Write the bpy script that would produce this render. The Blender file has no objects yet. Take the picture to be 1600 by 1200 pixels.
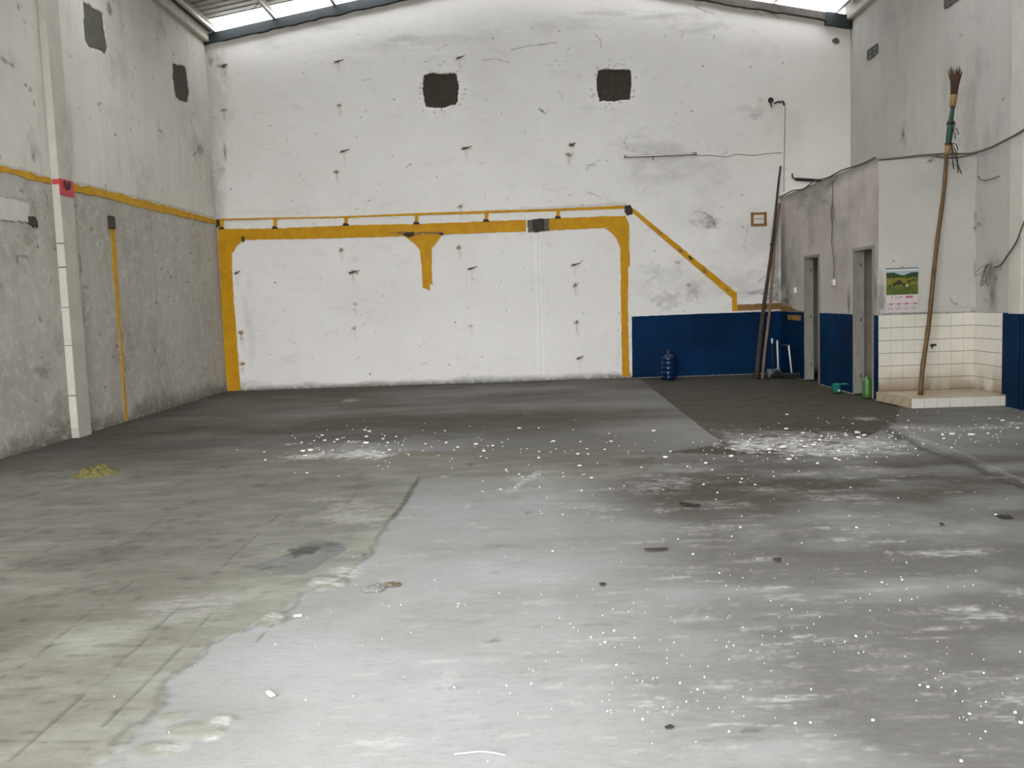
import bpy, bmesh, math, random
import numpy as np
from mathutils import Vector, Matrix
from mathutils.geometry import tessellate_polygon

# ------------------------------------------------------------------ camera
F_PX, YAW, PITCH, ROLL, CH = 1427.6, 0.0201, -0.0907, 0.0348, 1.45
def _rot():
    R = np.zeros((3, 3))
    for j in range(3):
        p = [0.0, 0.0, 0.0]; p[j] = 1.0
        x, y, z = p
        c, s = math.cos(YAW), math.sin(YAW); x, y = c*x + s*y, -s*x + c*y
        c, s = math.cos(PITCH), math.sin(PITCH); d, u = c*y + s*z, -s*y + c*z
        c, s = math.cos(ROLL), math.sin(ROLL); X, U_ = c*x - s*u, s*x + c*u
        R[:, j] = (X, U_, d)
    return R
ROT = _rot()
scene = bpy.context.scene
COL = scene.collection
cam_d = bpy.data.cameras.new('camera'); cam = bpy.data.objects.new('camera', cam_d); COL.objects.link(cam)
cam_d.sensor_width = 36.0; cam_d.lens = F_PX/1600*36.0; cam_d.clip_start = 0.05; cam_d.clip_end = 300
M = Matrix.Identity(4)
for i in range(3):
    M[i][0] = ROT[0, i]; M[i][1] = ROT[1, i]; M[i][2] = -ROT[2, i]
M[2][3] = CH
cam.matrix_world = M
scene.camera = cam

# ------------------------------------------------------------------ light: overcast daylight through the open front and the roof lights
world = bpy.data.worlds.new('overcast'); scene.world = world; world.use_nodes = True
bg = world.node_tree.nodes['Background']
bg.inputs[0].default_value = (0.97, 0.985, 1.0, 1); bg.inputs[1].default_value = 23.5
OX0, OX1, OZ, YFR = -4.6, 0.8, 4.5, -1.6          # the open roller door behind the camera
pl = bpy.data.lights.new('doorway_daylight', 'AREA'); pl.shape = 'RECTANGLE'; pl.size = OX1-OX0; pl.size_y = OZ
pl.cycles.is_portal = True
plo = bpy.data.objects.new('doorway_daylight', pl); COL.objects.link(plo)
plo.location = ((OX0+OX1)/2, YFR-0.3, OZ/2); plo.rotation_euler = (math.radians(90), 0, 0)
vs = scene.view_settings
vs.view_transform = 'Standard'; vs.look = 'None'; vs.gamma = 1.0; vs.use_curve_mapping = False
vs.exposure = 0.0
scene.cycles.max_bounces = 10; scene.cycles.diffuse_bounces = 6
scene.cycles.use_denoising = True

# ------------------------------------------------------------------ room dimensions (metres, fitted from the photograph)
D, XL, XR, XB, YF = 16.43, -5.51, 5.75, 4.51, 11.88
HB, HT = 1.10, 3.10                               # dado height, washroom block height
XRIDGE = 0.215                                    # the roof ridge

def U(px, py, X=None, Y=None, Z=None):
    "the point of a room plane that the photograph shows at a pixel"
    d = ROT.T @ np.array([(px-800)/F_PX, (600-py)/F_PX, 1.0])
    if X is not None: t = X/d[0]
    elif Y is not None: t = Y/d[1]
    else: t = (Z-CH)/d[2]
    return Vector((d[0]*t, d[1]*t, CH + d[2]*t))
def UB(px, py): return U(px, py, Y=D)             # back wall
def UL(px, py): return U(px, py, X=XL)            # left wall
def UR(px, py): return U(px, py, X=XR)            # right wall
def UK(px, py): return U(px, py, X=XB)            # washroom wall
def UF(px, py): return U(px, py, Y=YF)            # tiled wall
def UG(px, py, z=0.0): return U(px, py, Z=z)      # floor

rnd = random.Random(7)
# ------------------------------------------------------------------ noise
def _hash(ix, iy, seed):
    with np.errstate(over='ignore'):
        h = (ix.astype(np.int64)*374761393 + iy.astype(np.int64)*668265263 + seed*974711) & 0xffffffff
        h = ((h ^ (h >> 13))*1274126177) & 0xffffffff
        h = h ^ (h >> 16)
    return (h & 0xffff)/65535.0
def vn(x, y, seed=0):
    x = np.asarray(x, float); y = np.asarray(y, float)
    ix = np.floor(x); iy = np.floor(y); fx = x-ix; fy = y-iy
    fx = fx*fx*(3-2*fx); fy = fy*fy*(3-2*fy)
    a = _hash(ix, iy, seed); b = _hash(ix+1, iy, seed); c = _hash(ix, iy+1, seed); d = _hash(ix+1, iy+1, seed)
    return (a*(1-fx)+b*fx)*(1-fy) + (c*(1-fx)+d*fx)*fy
def fbm(x, y, seed=0, octv=4):
    s = 0; a = 0.5; t = 0
    for o in range(octv):
        s = s + a*vn(x*2**o, y*2**o, seed+o*17); t += a; a *= 0.5
    return s/t

class Surf:
    "wear of a surface in metres: channels of stains painted on a grid"
    def __init__(self, u, v):
        self.u = np.asarray(u); self.v = np.asarray(v)
        self.m = np.zeros((len(v), len(u), 4), np.float32); self.h = np.zeros((len(v), len(u)), np.float32)
        self.seed = 1
    def win(self, u0, u1, v0, v1):
        a, b = np.searchsorted(self.u, [u0, u1]); c, d = np.searchsorted(self.v, [v0, v1])
        if b <= a or d <= c: return None
        uu, vv = np.meshgrid(self.u[a:b], self.v[c:d])
        return (slice(c, d), slice(a, b)), uu, vv
    def put(self, ch, sl, a):
        s = self.m[sl[0], sl[1], ch]; self.m[sl[0], sl[1], ch] = 1-(1-s)*(1-a)
    def blob(self, ch, u, v, ru, rv, s=1.0, rag=0.5, soft=0.6, freq=None, ang=0.0, dh=0):
        self.seed += 1; r = max(ru, rv)*1.7
        w = self.win(u-r, u+r, v-r, v+r)
        if w is None: return
        sl, uu, vv = w
        du, dv = uu-u, vv-v
        if ang: du, dv = du*math.cos(ang)+dv*math.sin(ang), -du*math.sin(ang)+dv*math.cos(ang)
        k = freq or 2.5
        n = fbm(du/ru*k+50, dv/rv*k+50, self.seed, 3)-0.5
        d = np.sqrt((du/ru)**2+(dv/rv)**2)+rag*2*n
        a = s*np.clip((1-d)/soft, 0, 1)
        self.put(ch, sl, a)
        if dh: self.h[sl[0], sl[1]] += dh*np.clip((1-d)/soft, 0, 1)
    def line(self, ch, pts, w, s=1.0, rag=0.6, wob=0.0, dh=0, fade=False):
        self.seed += 1
        for (a, b) in zip(pts[:-1], pts[1:]):
            m = w*3+abs(wob)*2
            q = self.win(min(a[0], b[0])-m, max(a[0], b[0])+m, min(a[1], b[1])-m, max(a[1], b[1])+m)
            if q is None: continue
            sl, uu, vv = q
            if wob:
                uu = uu+(fbm(uu*4, vv*4, self.seed, 3)-0.5)*2*wob; vv = vv+(fbm(uu*4+9, vv*4+5, self.seed+3, 3)-0.5)*2*wob
            ex, ey = b[0]-a[0], b[1]-a[1]; L2 = ex*ex+ey*ey+1e-9
            t = np.clip(((uu-a[0])*ex+(vv-a[1])*ey)/L2, 0, 1)
            d = np.hypot(uu-a[0]-t*ex, vv-a[1]-t*ey)
            ww = w*(1+rag*2*(fbm(uu/w*0.2, vv/w*0.2, self.seed+8, 2)-0.5))
            al = s*np.clip(1.4-d/ww, 0, 1)
            if fade: al = al*(1-t)
            self.put(ch, sl, al)
            if dh: self.h[sl[0], sl[1]] += dh*np.clip(1.4-d/ww, 0, 1)
    def inside(self, pts, rag=0.03, freq=4.0):
        self.seed += 1
        uu, vv = np.meshgrid(self.u, self.v)
        if rag:
            uu, vv = uu+(fbm(uu*freq, vv*freq, self.seed, 4)-0.5)*2*rag, vv+(fbm(uu*freq+31, vv*freq+7, self.seed+5, 4)-0.5)*2*rag
        ins = np.zeros(uu.shape, bool); n = len(pts)
        for i in range(n):
            x0, y0 = pts[i]; x1, y1 = pts[(i+1) % n]
            if y0 == y1: continue
            c = ((y0 > vv) != (y1 > vv)) & (uu < (x1-x0)*(vv-y0)/(y1-y0)+x0)
            ins ^= c
        return ins

# ------------------------------------------------------------------ mesh helpers
def new_obj(name, me, mat=None, parent=None):
    o = bpy.data.objects.new(name, me); COL.objects.link(o)
    if mat is not None and me is not None: me.materials.append(mat)
    if parent is not None:
        o.parent = parent
        o.matrix_parent_inverse = parent.matrix_world.inverted() if False else Matrix.Identity(4)
    return o
def tag(o, label, cat, group=None):
    o['label'] = label; o['category'] = cat
    if group: o['group'] = group
    return o
def struct(o, label=None):
    o['kind'] = 'structure'
    if label: o['label'] = label
    return o
def empty(name, loc=(0, 0, 0)):
    o = bpy.data.objects.new(name, None); COL.objects.link(o); o.location = loc; o.empty_display_size = 0.1
    return o
def grid_obj(name, P, wear, mat, keep=None, parent=None, flip=False):
    nv, nu = P.shape[:2]
    idx = np.arange(nv*nu).reshape(nv, nu)
    q = np.stack([idx[:-1, :-1], idx[:-1, 1:], idx[1:, 1:], idx[1:, :-1]], -1)
    q = q[keep] if keep is not None else q.reshape(-1, 4)
    if flip: q = q[:, ::-1]
    used = np.zeros(nv*nu, bool); used[q.ravel()] = True
    remap = np.cumsum(used)-1
    q = remap[q].astype(np.int32); V = P.reshape(-1, 3)[used].astype(np.float32)
    me = bpy.data.meshes.new(name)
    me.vertices.add(len(V)); me.vertices.foreach_set('co', V.ravel())
    me.loops.add(q.size); me.loops.foreach_set('vertex_index', q.ravel())
    me.polygons.add(len(q)); me.polygons.foreach_set('loop_start', np.arange(0, q.size, 4, dtype=np.int32))
    me.update(calc_edges=True)
    a = me.color_attributes.new('wear', 'FLOAT_COLOR', 'POINT')
    a.data.foreach_set('color', wear.reshape(-1, 4)[used].astype(np.float32).ravel())
    me.polygons.foreach_set('use_smooth', np.ones(len(q), bool))
    return new_obj(name, me, mat, parent)
class MB:
    "collects shapes of one part"
    def __init__(self): self.v = []; self.f = []; self.sm = []
    def add(self, v, f, smooth=False):
        n = len(self.v); self.v += [tuple(p) for p in v]
        self.f += [tuple(i+n for i in g) for g in f]; self.sm += [smooth]*len(f); return self
    def box(self, a, b):
        x0, y0, z0 = [min(a[i], b[i]) for i in range(3)]; x1, y1, z1 = [max(a[i], b[i]) for i in range(3)]
        v = [(x0,y0,z0),(x1,y0,z0),(x1,y1,z0),(x0,y1,z0),(x0,y0,z1),(x1,y0,z1),(x1,y1,z1),(x0,y1,z1)]
        return self.add(v, [(0,3,2,1),(4,5,6,7),(0,1,5,4),(1,2,6,5),(2,3,7,6),(3,0,4,7)])
    def bbox(self, a, b, c=0.004):
        "box with chamfered edges"
        bm = bmesh.new(); bmesh.ops.create_cube(bm, size=1.0)
        A = Vector([min(a[i], b[i]) for i in range(3)]); B = Vector([max(a[i], b[i]) for i in range(3)])
        for v in bm.verts: v.co = Vector([(A[i]+B[i])/2+v.co[i]*(B[i]-A[i]) for i in range(3)])
        c = min(c, min(B[i]-A[i] for i in range(3))*0.45)
        bmesh.ops.bevel(bm, geom=bm.edges[:], offset=c, segments=1, affect='EDGES')
        bm.verts.index_update()
        self.add([v.co[:] for v in bm.verts], [[v.index for v in f.verts] for f in bm.faces]); bm.free(); return self
    def tube(self, pts, r, n=8, cap=True):
        pts = [Vector(p) for p in pts]; rs = r if isinstance(r, (list, tuple)) else [r]*len(pts)
        T = [(pts[min(i+1, len(pts)-1)]-pts[max(i-1, 0)]).normalized() for i in range(len(pts))]
        a = Vector((0, 0, 1)) if abs(T[0].z) < 0.9 else Vector((1, 0, 0))
        N = T[0].cross(a).normalized(); v = []; f = []
        for i, p in enumerate(pts):
            N = (N-T[i]*N.dot(T[i])).normalized(); B = T[i].cross(N)
            for k in range(n):
                t = 2*math.pi*k/n; v.append(p+(N*math.cos(t)+B*math.sin(t))*rs[i])
        for i in range(len(pts)-1):
            for k in range(n): f.append((i*n+k, i*n+(k+1) % n, (i+1)*n+(k+1) % n, (i+1)*n+k))
        if cap: f.append(tuple(range(n-1, -1, -1))); f.append(tuple((len(pts)-1)*n+k for k in range(n)))
        return self.add(v, f, True)
    def lathe(self, prof, c=(0, 0, 0), n=24):
        v = []; f = []
        for r, z in prof:
            for k in range(n):
                t = 2*math.pi*k/n; v.append((c[0]+r*math.cos(t), c[1]+r*math.sin(t), c[2]+z))
        for i in range(len(prof)-1):
            for k in range(n): f.append((i*n+k, i*n+(k+1) % n, (i+1)*n+(k+1) % n, (i+1)*n+k))
        return self.add(v, f, True)
    def prism(self, pts, off):
        "closed polygon (3d, coplanar) extruded by a vector"
        pts = [Vector(p) for p in pts]; n = len(pts); off = Vector(off)
        tris = tessellate_polygon([pts])
        nn = Vector((0, 0, 0))
        for i in range(n): nn += pts[i].cross(pts[(i+1) % n])
        up = nn.dot(off) > 0
        v = [*pts, *[p+off for p in pts]]; f = []
        for t in tris:
            a, b, c = t
            tn = (pts[b]-pts[a]).cross(pts[c]-pts[a])
            if tn.dot(off) < 0: b, c = c, b
            f.append((a+n, b+n, c+n)); f.append((a, c, b))
        for i in range(n):
            j = (i+1) % n
            f.append((i, j, j+n, i+n) if up else (j, i, i+n, j+n))
        return self.add(v, f)
    def build(self, name, mat, parent=None, origin=None):
        me = bpy.data.meshes.new(name)
        o0 = Vector(origin) if origin is not None else Vector((0, 0, 0))
        me.from_pydata([tuple(Vector(p)-o0) for p in self.v], [], self.f); me.update()
        me.polygons.foreach_set('use_smooth', self.sm)
        o = new_obj(name, me, mat, parent)
        if origin is not None: o.location = o0
        return o
def rag(pts, jit=0.006, step=0.05, seed=1, closed=True, mask=None):
    "subdivide an outline and roughen it like a hand painted or broken edge (2d)"
    r = random.Random(seed); out = []; n = len(pts)
    for i in range(n if closed else n-1):
        a = Vector(pts[i]); b = Vector(pts[(i+1) % n]); L = (b-a).length; k = max(1, int(L/step))
        nrm = Vector((-(b-a).y, (b-a).x)).normalized() if L > 0 else Vector((0, 0))
        for j in range(k):
            p = a+(b-a)*(j/k)
            p = p+nrm*r.uniform(-1, 1)*jit
            out.append(p)
    return out

# ------------------------------------------------------------------ materials
def mat_base(name):
    m = bpy.data.materials.new(name); m.use_nodes = True
    nt = m.node_tree; return m, nt, nt.nodes['Principled BSDF']
def N(nt, kind, **kw):
    n = nt.nodes.new(kind)
    for k, v in kw.items():
        if k.startswith('i_'):
            n.inputs[int(k[2:]) if k[2:].isdigit() else k[2:]].default_value = v
        else: setattr(n, k, v)
    return n
def mix(nt, fac, a, b, mode='MIX'):
    n = nt.nodes.new('ShaderNodeMix'); n.data_type = 'RGBA'; n.blend_type = mode
    for sock, val in ((n.inputs[0], fac), (n.inputs[6], a), (n.inputs[7], b)):
        if hasattr(val, 'default_value') or hasattr(val, 'is_linked'): nt.links.new(val, sock)
        elif isinstance(val, (int, float)): sock.default_value = val
        else: sock.default_value = (*val, 1)
    return n.outputs[2]
def noise(nt, scale, detail=4, rough=0.6, stretch=None, coord='Object'):
    tc = N(nt, 'ShaderNodeTexCoord'); n = N(nt, 'ShaderNodeTexNoise')
    n.inputs['Scale'].default_value = scale; n.inputs['Detail'].default_value = detail; n.inputs['Roughness'].default_value = rough
    if stretch:
        mp = N(nt, 'ShaderNodeMapping'); mp.inputs['Scale'].default_value = stretch
        nt.links.new(tc.outputs[coord], mp.inputs[0]); nt.links.new(mp.outputs[0], n.inputs['Vector'])
    else: nt.links.new(tc.outputs[coord], n.inputs['Vector'])
    return n.outputs['Fac']
def ramp(nt, fac, lo, hi):
    n = N(nt, 'ShaderNodeMapRange'); n.inputs[1].default_value = lo; n.inputs[2].default_value = hi
    nt.links.new(fac, n.inputs[0]); return n.outputs[0]
def mul(nt, a, b, op='MULTIPLY'):
    n = N(nt, 'ShaderNodeMath', operation=op); n.use_clamp = True
    for s, v in ((n.inputs[0], a), (n.inputs[1], b)):
        if isinstance(v, (int, float)): s.default_value = v
        else: nt.links.new(v, s)
    return n.outputs[0]
def bump(nt, bsdf, h, strength=0.3, dist=0.01):
    b = N(nt, 'ShaderNodeBump'); b.inputs['Strength'].default_value = strength; b.inputs['Distance'].default_value = dist
    nt.links.new(h, b.inputs['Height']); nt.links.new(b.outputs[0], bsdf.inputs['Normal'])
def simple(name, col, rough=0.6, metal=0.0, var=0.25, scale=12.0, bmp=0.15, col2=None, spec=None, stretch=None, bdist=0.004):
    m, nt, b = mat_base(name)
    n = noise(nt, scale, 5, 0.65, stretch)
    c2 = col2 or tuple(max(0, c*(1-var)) for c in col)
    nt.links.new(mix(nt, ramp(nt, n, 0.35, 0.68), col, c2), b.inputs['Base Color'])
    b.inputs['Roughness'].default_value = rough; b.inputs['Metallic'].default_value = metal
    if spec is not None: b.inputs['Specular IOR Level'].default_value = spec
    if bmp: bump(nt, b, n, bmp, bdist)
    return m
def srgb(r, g, b):
    return tuple(((c/255+0.055)/1.055)**2.4 if c > 10 else c/255/12.92 for c in (r, g, b))

def wall_paint(name, base, alt, mott=1.0, streak=None, grime_col=(0.06, 0.055, 0.045)):
    m, nt, b = mat_base(name)
    at = N(nt, 'ShaderNodeAttribute', attribute_name='wear'); sep = N(nt, 'ShaderNodeSeparateColor')
    nt.links.new(at.outputs['Color'], sep.inputs[0])
    n1 = noise(nt, 0.9, 6, 0.62); n2 = noise(nt, 9, 6, 0.7); n3 = noise(nt, 60, 3, 0.6)
    c = mix(nt, mul(nt, ramp(nt, n1, 0.38, 0.7), mott), base, alt)
    c = mix(nt, mul(nt, ramp(nt, n2, 0.52, 0.78), 0.35*mott), c, tuple(x*0.8 for x in alt))
    if streak:
        ns = noise(nt, 1.0, 5, 0.6, streak)
        c = mix(nt, mul(nt, ramp(nt, ns, 0.5, 0.8), 0.35), c, tuple(x*0.72 for x in alt))
    fine = ramp(nt, n2, 0.25, 0.62)
    c = mix(nt, sep.outputs[2], c, (0.80, 0.79, 0.76))
    c = mix(nt, mul(nt, sep.outputs[0], mul(nt, fine, 0.35, 'ADD')), c, grime_col)
    c = mix(nt, mul(nt, sep.outputs[1], mul(nt, fine, 0.3, 'ADD')), c, (0.20, 0.105, 0.035))
    c = mix(nt, at.outputs['Alpha'], c, (0.085, 0.08, 0.066))
    nt.links.new(c, b.inputs['Base Color'])
    b.inputs['Roughness'].default_value = 0.78; b.inputs['Specular IOR Level'].default_value = 0.3
    h = mul(nt, mul(nt, n2, 0.7), mul(nt, n3, 0.3), 'ADD')
    bump(nt, b, h, 0.25, 0.012)
    return m
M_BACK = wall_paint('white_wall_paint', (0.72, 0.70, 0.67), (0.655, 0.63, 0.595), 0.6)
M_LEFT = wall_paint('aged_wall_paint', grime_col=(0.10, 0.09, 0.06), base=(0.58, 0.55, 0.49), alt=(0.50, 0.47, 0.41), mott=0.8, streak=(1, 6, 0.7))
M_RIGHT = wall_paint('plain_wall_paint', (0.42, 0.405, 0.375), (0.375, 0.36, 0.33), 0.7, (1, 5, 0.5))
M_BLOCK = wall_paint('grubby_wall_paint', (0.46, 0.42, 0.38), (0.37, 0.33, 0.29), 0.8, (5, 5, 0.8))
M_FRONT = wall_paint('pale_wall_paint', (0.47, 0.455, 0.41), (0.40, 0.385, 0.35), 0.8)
M_YEL = simple('yellow_paint', srgb(188, 140, 4), 0.6, var=0.22, scale=5, bmp=0.12, col2=srgb(170, 120, 4), spec=0.2)
M_YEL2 = simple('dull_yellow_paint', srgb(186, 142, 24), 0.6, var=0.3, scale=6, bmp=0.12, col2=srgb(160, 118, 20), spec=0.2)
M_OCH = simple('ochre_paint', srgb(150, 108, 38), 0.65, var=0.5, scale=7, bmp=0.12, col2=srgb(96, 72, 36))
M_BLUE = simple('blue_paint', srgb(0, 40, 74), 0.65, var=0.3, scale=1.2, bmp=0.06, col2=srgb(0, 25, 48), spec=0.08)
M_RED = simple('red_paint', srgb(186, 60, 66), 0.6, var=0.2, scale=7, bmp=0.1)
M_CEM = simple('raw_cement', srgb(62, 57, 48), 0.95, var=0.45, scale=14, bmp=0.8, bdist=0.012)
M_CEM2 = simple('grey_patch_cement', srgb(92, 91, 84), 0.95, var=0.35, scale=14, bmp=0.5, bdist=0.01)
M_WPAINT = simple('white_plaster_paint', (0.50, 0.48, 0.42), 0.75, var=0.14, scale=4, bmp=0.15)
M_PILL = simple('pillar_paint', (0.42, 0.39, 0.33), 0.8, var=0.18, scale=3, bmp=0.15)
M_BEAMG = simple('dark_green_steel', srgb(24, 35, 38), 0.6, 0.0, var=0.4, scale=6, bmp=0.15)
M_BEAMC = simple('cement_smeared_steel', srgb(74, 67, 60), 0.85, var=0.45, scale=7, bmp=0.4)
M_RING = simple('ring_beam_concrete', srgb(188, 184, 172), 0.8, var=0.25, scale=5, bmp=0.25)
M_STEEL = simple('galvanised_steel', srgb(190, 184, 176), 0.45, 0.5, var=0.25, scale=8, bmp=0.05)
M_SHEET = simple('metal_roof_sheet', srgb(150, 144, 132), 0.5, 0.4, var=0.3, scale=3, bmp=0.05)
M_IRON = simple('rusty_iron', srgb(64, 48, 34), 0.85, var=0.5, scale=40, bmp=0.3)
M_BLACK = simple('black_rubber', srgb(24, 23, 21), 0.7, var=0.3, scale=30, bmp=0.2)
M_CABLE = simple('grey_cable', srgb(98, 91, 80), 0.7, var=0.3, scale=30, bmp=0.1)
M_PALECABLE = simple('pale_cable', srgb(138, 134, 126), 0.7, var=0.2, scale=30, bmp=0.1)
def tile_mat():
    "glazed tile with a brown splash stain that rises from the tray around the broom"
    m, nt, b = mat_base('white_glazed_tile')
    geo = N(nt, 'ShaderNodeNewGeometry'); sp = N(nt, 'ShaderNodeSeparateXYZ'); nt.links.new(geo.outputs['Position'], sp.inputs[0])
    tx = N(nt, 'ShaderNodeTexNoise'); tx.inputs['Scale'].default_value = 3.2; tx.inputs['Detail'].default_value = 6; nt.links.new(geo.outputs['Position'], tx.inputs['Vector'])
    low = ramp(nt, sp.outputs[2], 0.62, 0.10)
    n = ramp(nt, tx.outputs['Fac'], 0.34, 0.66)
    c = mix(nt, mul(nt, n, 0.5), srgb(204, 200, 188), srgb(186, 180, 164))
    c = mix(nt, mul(nt, mul(nt, low, low), mul(nt, n, 0.35, 'ADD')), c, srgb(120, 100, 72))
    nt.links.new(c, b.inputs['Base Color']); b.inputs['Roughness'].default_value = 0.25
    return m
M_TILE = tile_mat()
M_TILEC = simple('clean_glazed_tile', srgb(196, 192, 182), 0.3, var=0.12, scale=4, bmp=0.02)
M_TILED = simple('stained_glazed_tile', srgb(176, 164, 142), 0.3, var=0.25, scale=4, bmp=0.03, col2=srgb(140, 124, 98))
M_GROUT = simple('dirty_grout', srgb(96, 86, 70), 0.95, var=0.4, scale=20, bmp=0.2)
M_FRAMEW = simple('grey_door_frame', srgb(130, 127, 118), 0.6, var=0.28, scale=5, bmp=0.1, stretch=(3, 3, 0.6))
M_INNER = simple('washroom_plaster', srgb(200, 188, 170), 0.8, var=0.2, scale=3, bmp=0.1)
M_INTILE = simple('washroom_tile', srgb(204, 192, 174), 0.35, var=0.2, scale=4, bmp=0.03)
M_BAMBOO = simple('bamboo', srgb(104, 80, 50), 0.5, var=0.4, scale=9, bmp=0.12, stretch=(2, 2, 0.3), col2=srgb(70, 52, 31), spec=0.25)
M_DWOOD = simple('dark_wood', srgb(58, 44, 32), 0.8, var=0.45, scale=10, bmp=0.3, stretch=(4, 4, 0.5))
M_LWOOD = simple('weathered_wood', srgb(116, 92, 70), 0.75, var=0.35, scale=10, bmp=0.2, stretch=(4, 4, 0.5))
M_BRIST = simple('palm_bristles', srgb(84, 56, 38), 0.8, var=0.45, scale=30, bmp=0.1)
M_TAN = simple('tan_binding', srgb(142, 114, 66), 0.7, var=0.3, scale=30, bmp=0.2)
M_GREENW = simple('green_wrap', srgb(10, 68, 48), 0.6, var=0.35, scale=20, bmp=0.2)
M_TEAL = simple('teal_plastic', srgb(34, 112, 100), 0.25, var=0.15, scale=8, bmp=0.0)
M_GREENP = simple('green_plastic', srgb(66, 108, 48), 0.35, var=0.2, scale=8, bmp=0.0)
M_WPLAST = simple('white_plastic', srgb(214, 210, 200), 0.4, var=0.1, scale=20, bmp=0.0)
M_GPLAST = simple('grey_plastic', srgb(112, 112, 110), 0.45, var=0.2, scale=10, bmp=0.0)
M_DPLAST = simple('dark_plastic', srgb(26, 26, 28), 0.5, var=0.2, scale=10, bmp=0.0)
M_TAPE = simple('brown_packing_tape', srgb(128, 84, 28), 0.5, var=0.15, scale=14, bmp=0.05)
M_PAPER = simple('white_paper', srgb(206, 200, 188), 0.85, var=0.06, scale=20, bmp=0.03)
M_INK = simple('grey_ink', srgb(110, 104, 104), 0.9, var=0.1, scale=30, bmp=0.0)
M_VENT = simple('vent_block', srgb(112, 112, 104), 0.85, var=0.4, scale=20, bmp=0.4)
M_RAG = simple('ochre_cloth', srgb(112, 104, 58), 0.95, var=0.4, scale=25, bmp=0.4, col2=srgb(74, 70, 36))
M_FLAKE = simple('white_paint_chip', srgb(226, 224, 216), 0.8, var=0.12, scale=30, bmp=0.0)
M_BROWNPL = simple('brown_litter', srgb(104, 94, 76), 0.6, var=0.4, scale=30, bmp=0.2)
def clear_film():
    m, nt, b = mat_base('clear_plastic_film')
    n = noise(nt, 60, 3)
    nt.links.new(mix(nt, n, (0.55, 0.54, 0.52), (0.35, 0.34, 0.32)), b.inputs['Base Color'])
    b.inputs['Roughness'].default_value = 0.12; b.inputs['Transmission Weight'].default_value = 0.6; b.inputs['IOR'].default_value = 1.3
    return m
M_FILM = clear_film()
def bottle_mat():
    m, nt, b = mat_base('blue_bottle_plastic')
    n = noise(nt, 6, 3)
    nt.links.new(mix(nt, n, srgb(16, 46, 84), srgb(10, 34, 66)), b.inputs['Base Color'])
    b.inputs['Roughness'].default_value = 0.15; b.inputs['Transmission Weight'].default_value = 0.35; b.inputs['IOR'].default_value = 1.4
    return m
M_BOTTLE = bottle_mat()
def skylight_mat():
    m, nt, b = mat_base('translucent_roof_sheet')
    nt.nodes.remove(b)
    t = N(nt, 'ShaderNodeBsdfTranslucent'); tr = N(nt, 'ShaderNodeBsdfTransparent'); d = N(nt, 'ShaderNodeBsdfDiffuse')
    n = noise(nt, 3, 4)
    c = mix(nt, n, (0.50, 0.51, 0.53), (0.42, 0.42, 0.43))
    nt.links.new(c, t.inputs[0]); d.inputs[0].default_value = (0.7, 0.7, 0.7, 1); tr.inputs[0].default_value = (0.5, 0.5, 0.5, 1)
    m1 = N(nt, 'ShaderNodeMixShader'); m1.inputs[0].default_value = 0.25; nt.links.new(t.outputs[0], m1.inputs[1]); nt.links.new(tr.outputs[0], m1.inputs[2])
    m2 = N(nt, 'ShaderNodeMixShader'); m2.inputs[0].default_value = 0.12; nt.links.new(m1.outputs[0], m2.inputs[1]); nt.links.new(d.outputs[0], m2.inputs[2])
    nt.links.new(m2.outputs[0], nt.nodes['Material Output'].inputs[0])
    return m
M_SKYL = skylight_mat()
def floor_mat():
    m, nt, b = mat_base('worn_concrete')
    at = N(nt, 'ShaderNodeAttribute', attribute_name='wear'); sep = N(nt, 'ShaderNodeSeparateColor')
    nt.links.new(at.outputs['Color'], sep.inputs[0])
    n1 = noise(nt, 0.55, 7, 0.62, (1, 1.6, 1)); n2 = noise(nt, 2.6, 7, 0.7, (0.7, 1.6, 1)); n3 = noise(nt, 22, 5, 0.7, (0.5, 1.3, 1)); n4 = noise(nt, 110, 3, 0.6)
    c = mix(nt, ramp(nt, n1, 0.36, 0.66), (0.36, 0.36, 0.36), (0.27, 0.265, 0.25))
    a = mix(nt, ramp(nt, n2, 0.36, 0.66), (0.315, 0.317, 0.275), (0.195, 0.192, 0.155))
    c = mix(nt, sep.outputs[2], c, a)                                        # left screed
    c = mix(nt, mul(nt, ramp(nt, n2, 0.55, 0.80), 0.4), c, (0.42, 0.41, 0.395))
    c = mix(nt, mul(nt, ramp(nt, n3, 0.50, 0.78), 0.28), c, (0.14, 0.13, 0.11))
    fine = ramp(nt, n3, 0.28, 0.62); fine2 = ramp(nt, n3, 0.40, 0.60)
    c = mix(nt, mul(nt, at.outputs['Alpha'], mul(nt, fine, 0.55, 'ADD')), c, (0.058, 0.050, 0.036))   # brown dirt
    c = mix(nt, mul(nt, sep.outputs[0], mul(nt, fine, 0.45, 'ADD')), c, (0.055, 0.052, 0.045))       # dark stains and painted shadow line
    c = mix(nt, mul(nt, sep.outputs[1], fine2), c, (0.66, 0.65, 0.62))                               # white dust
    nt.links.new(c, b.inputs['Base Color'])
    r = N(nt, 'ShaderNodeMapRange'); r.inputs[1].default_value = 0.3; r.inputs[2].default_value = 0.7; r.inputs[3].default_value = 0.62; r.inputs[4].default_value = 0.82
    nt.links.new(n2, r.inputs[0]); nt.links.new(r.outputs[0], b.inputs['Roughness'])
    b.inputs['Specular IOR Level'].default_value = 0.12
    h = mul(nt, mul(nt, n3, 0.7), mul(nt, n4, 0.3), 'ADD')
    bump(nt, b, h, 0.22, 0.008)
    return m
M_FLOOR = floor_mat()
M_YARD = simple('yard_concrete', (0.32, 0.32, 0.29), 0.9, var=0.3, scale=1.5, bmp=0.2)

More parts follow.
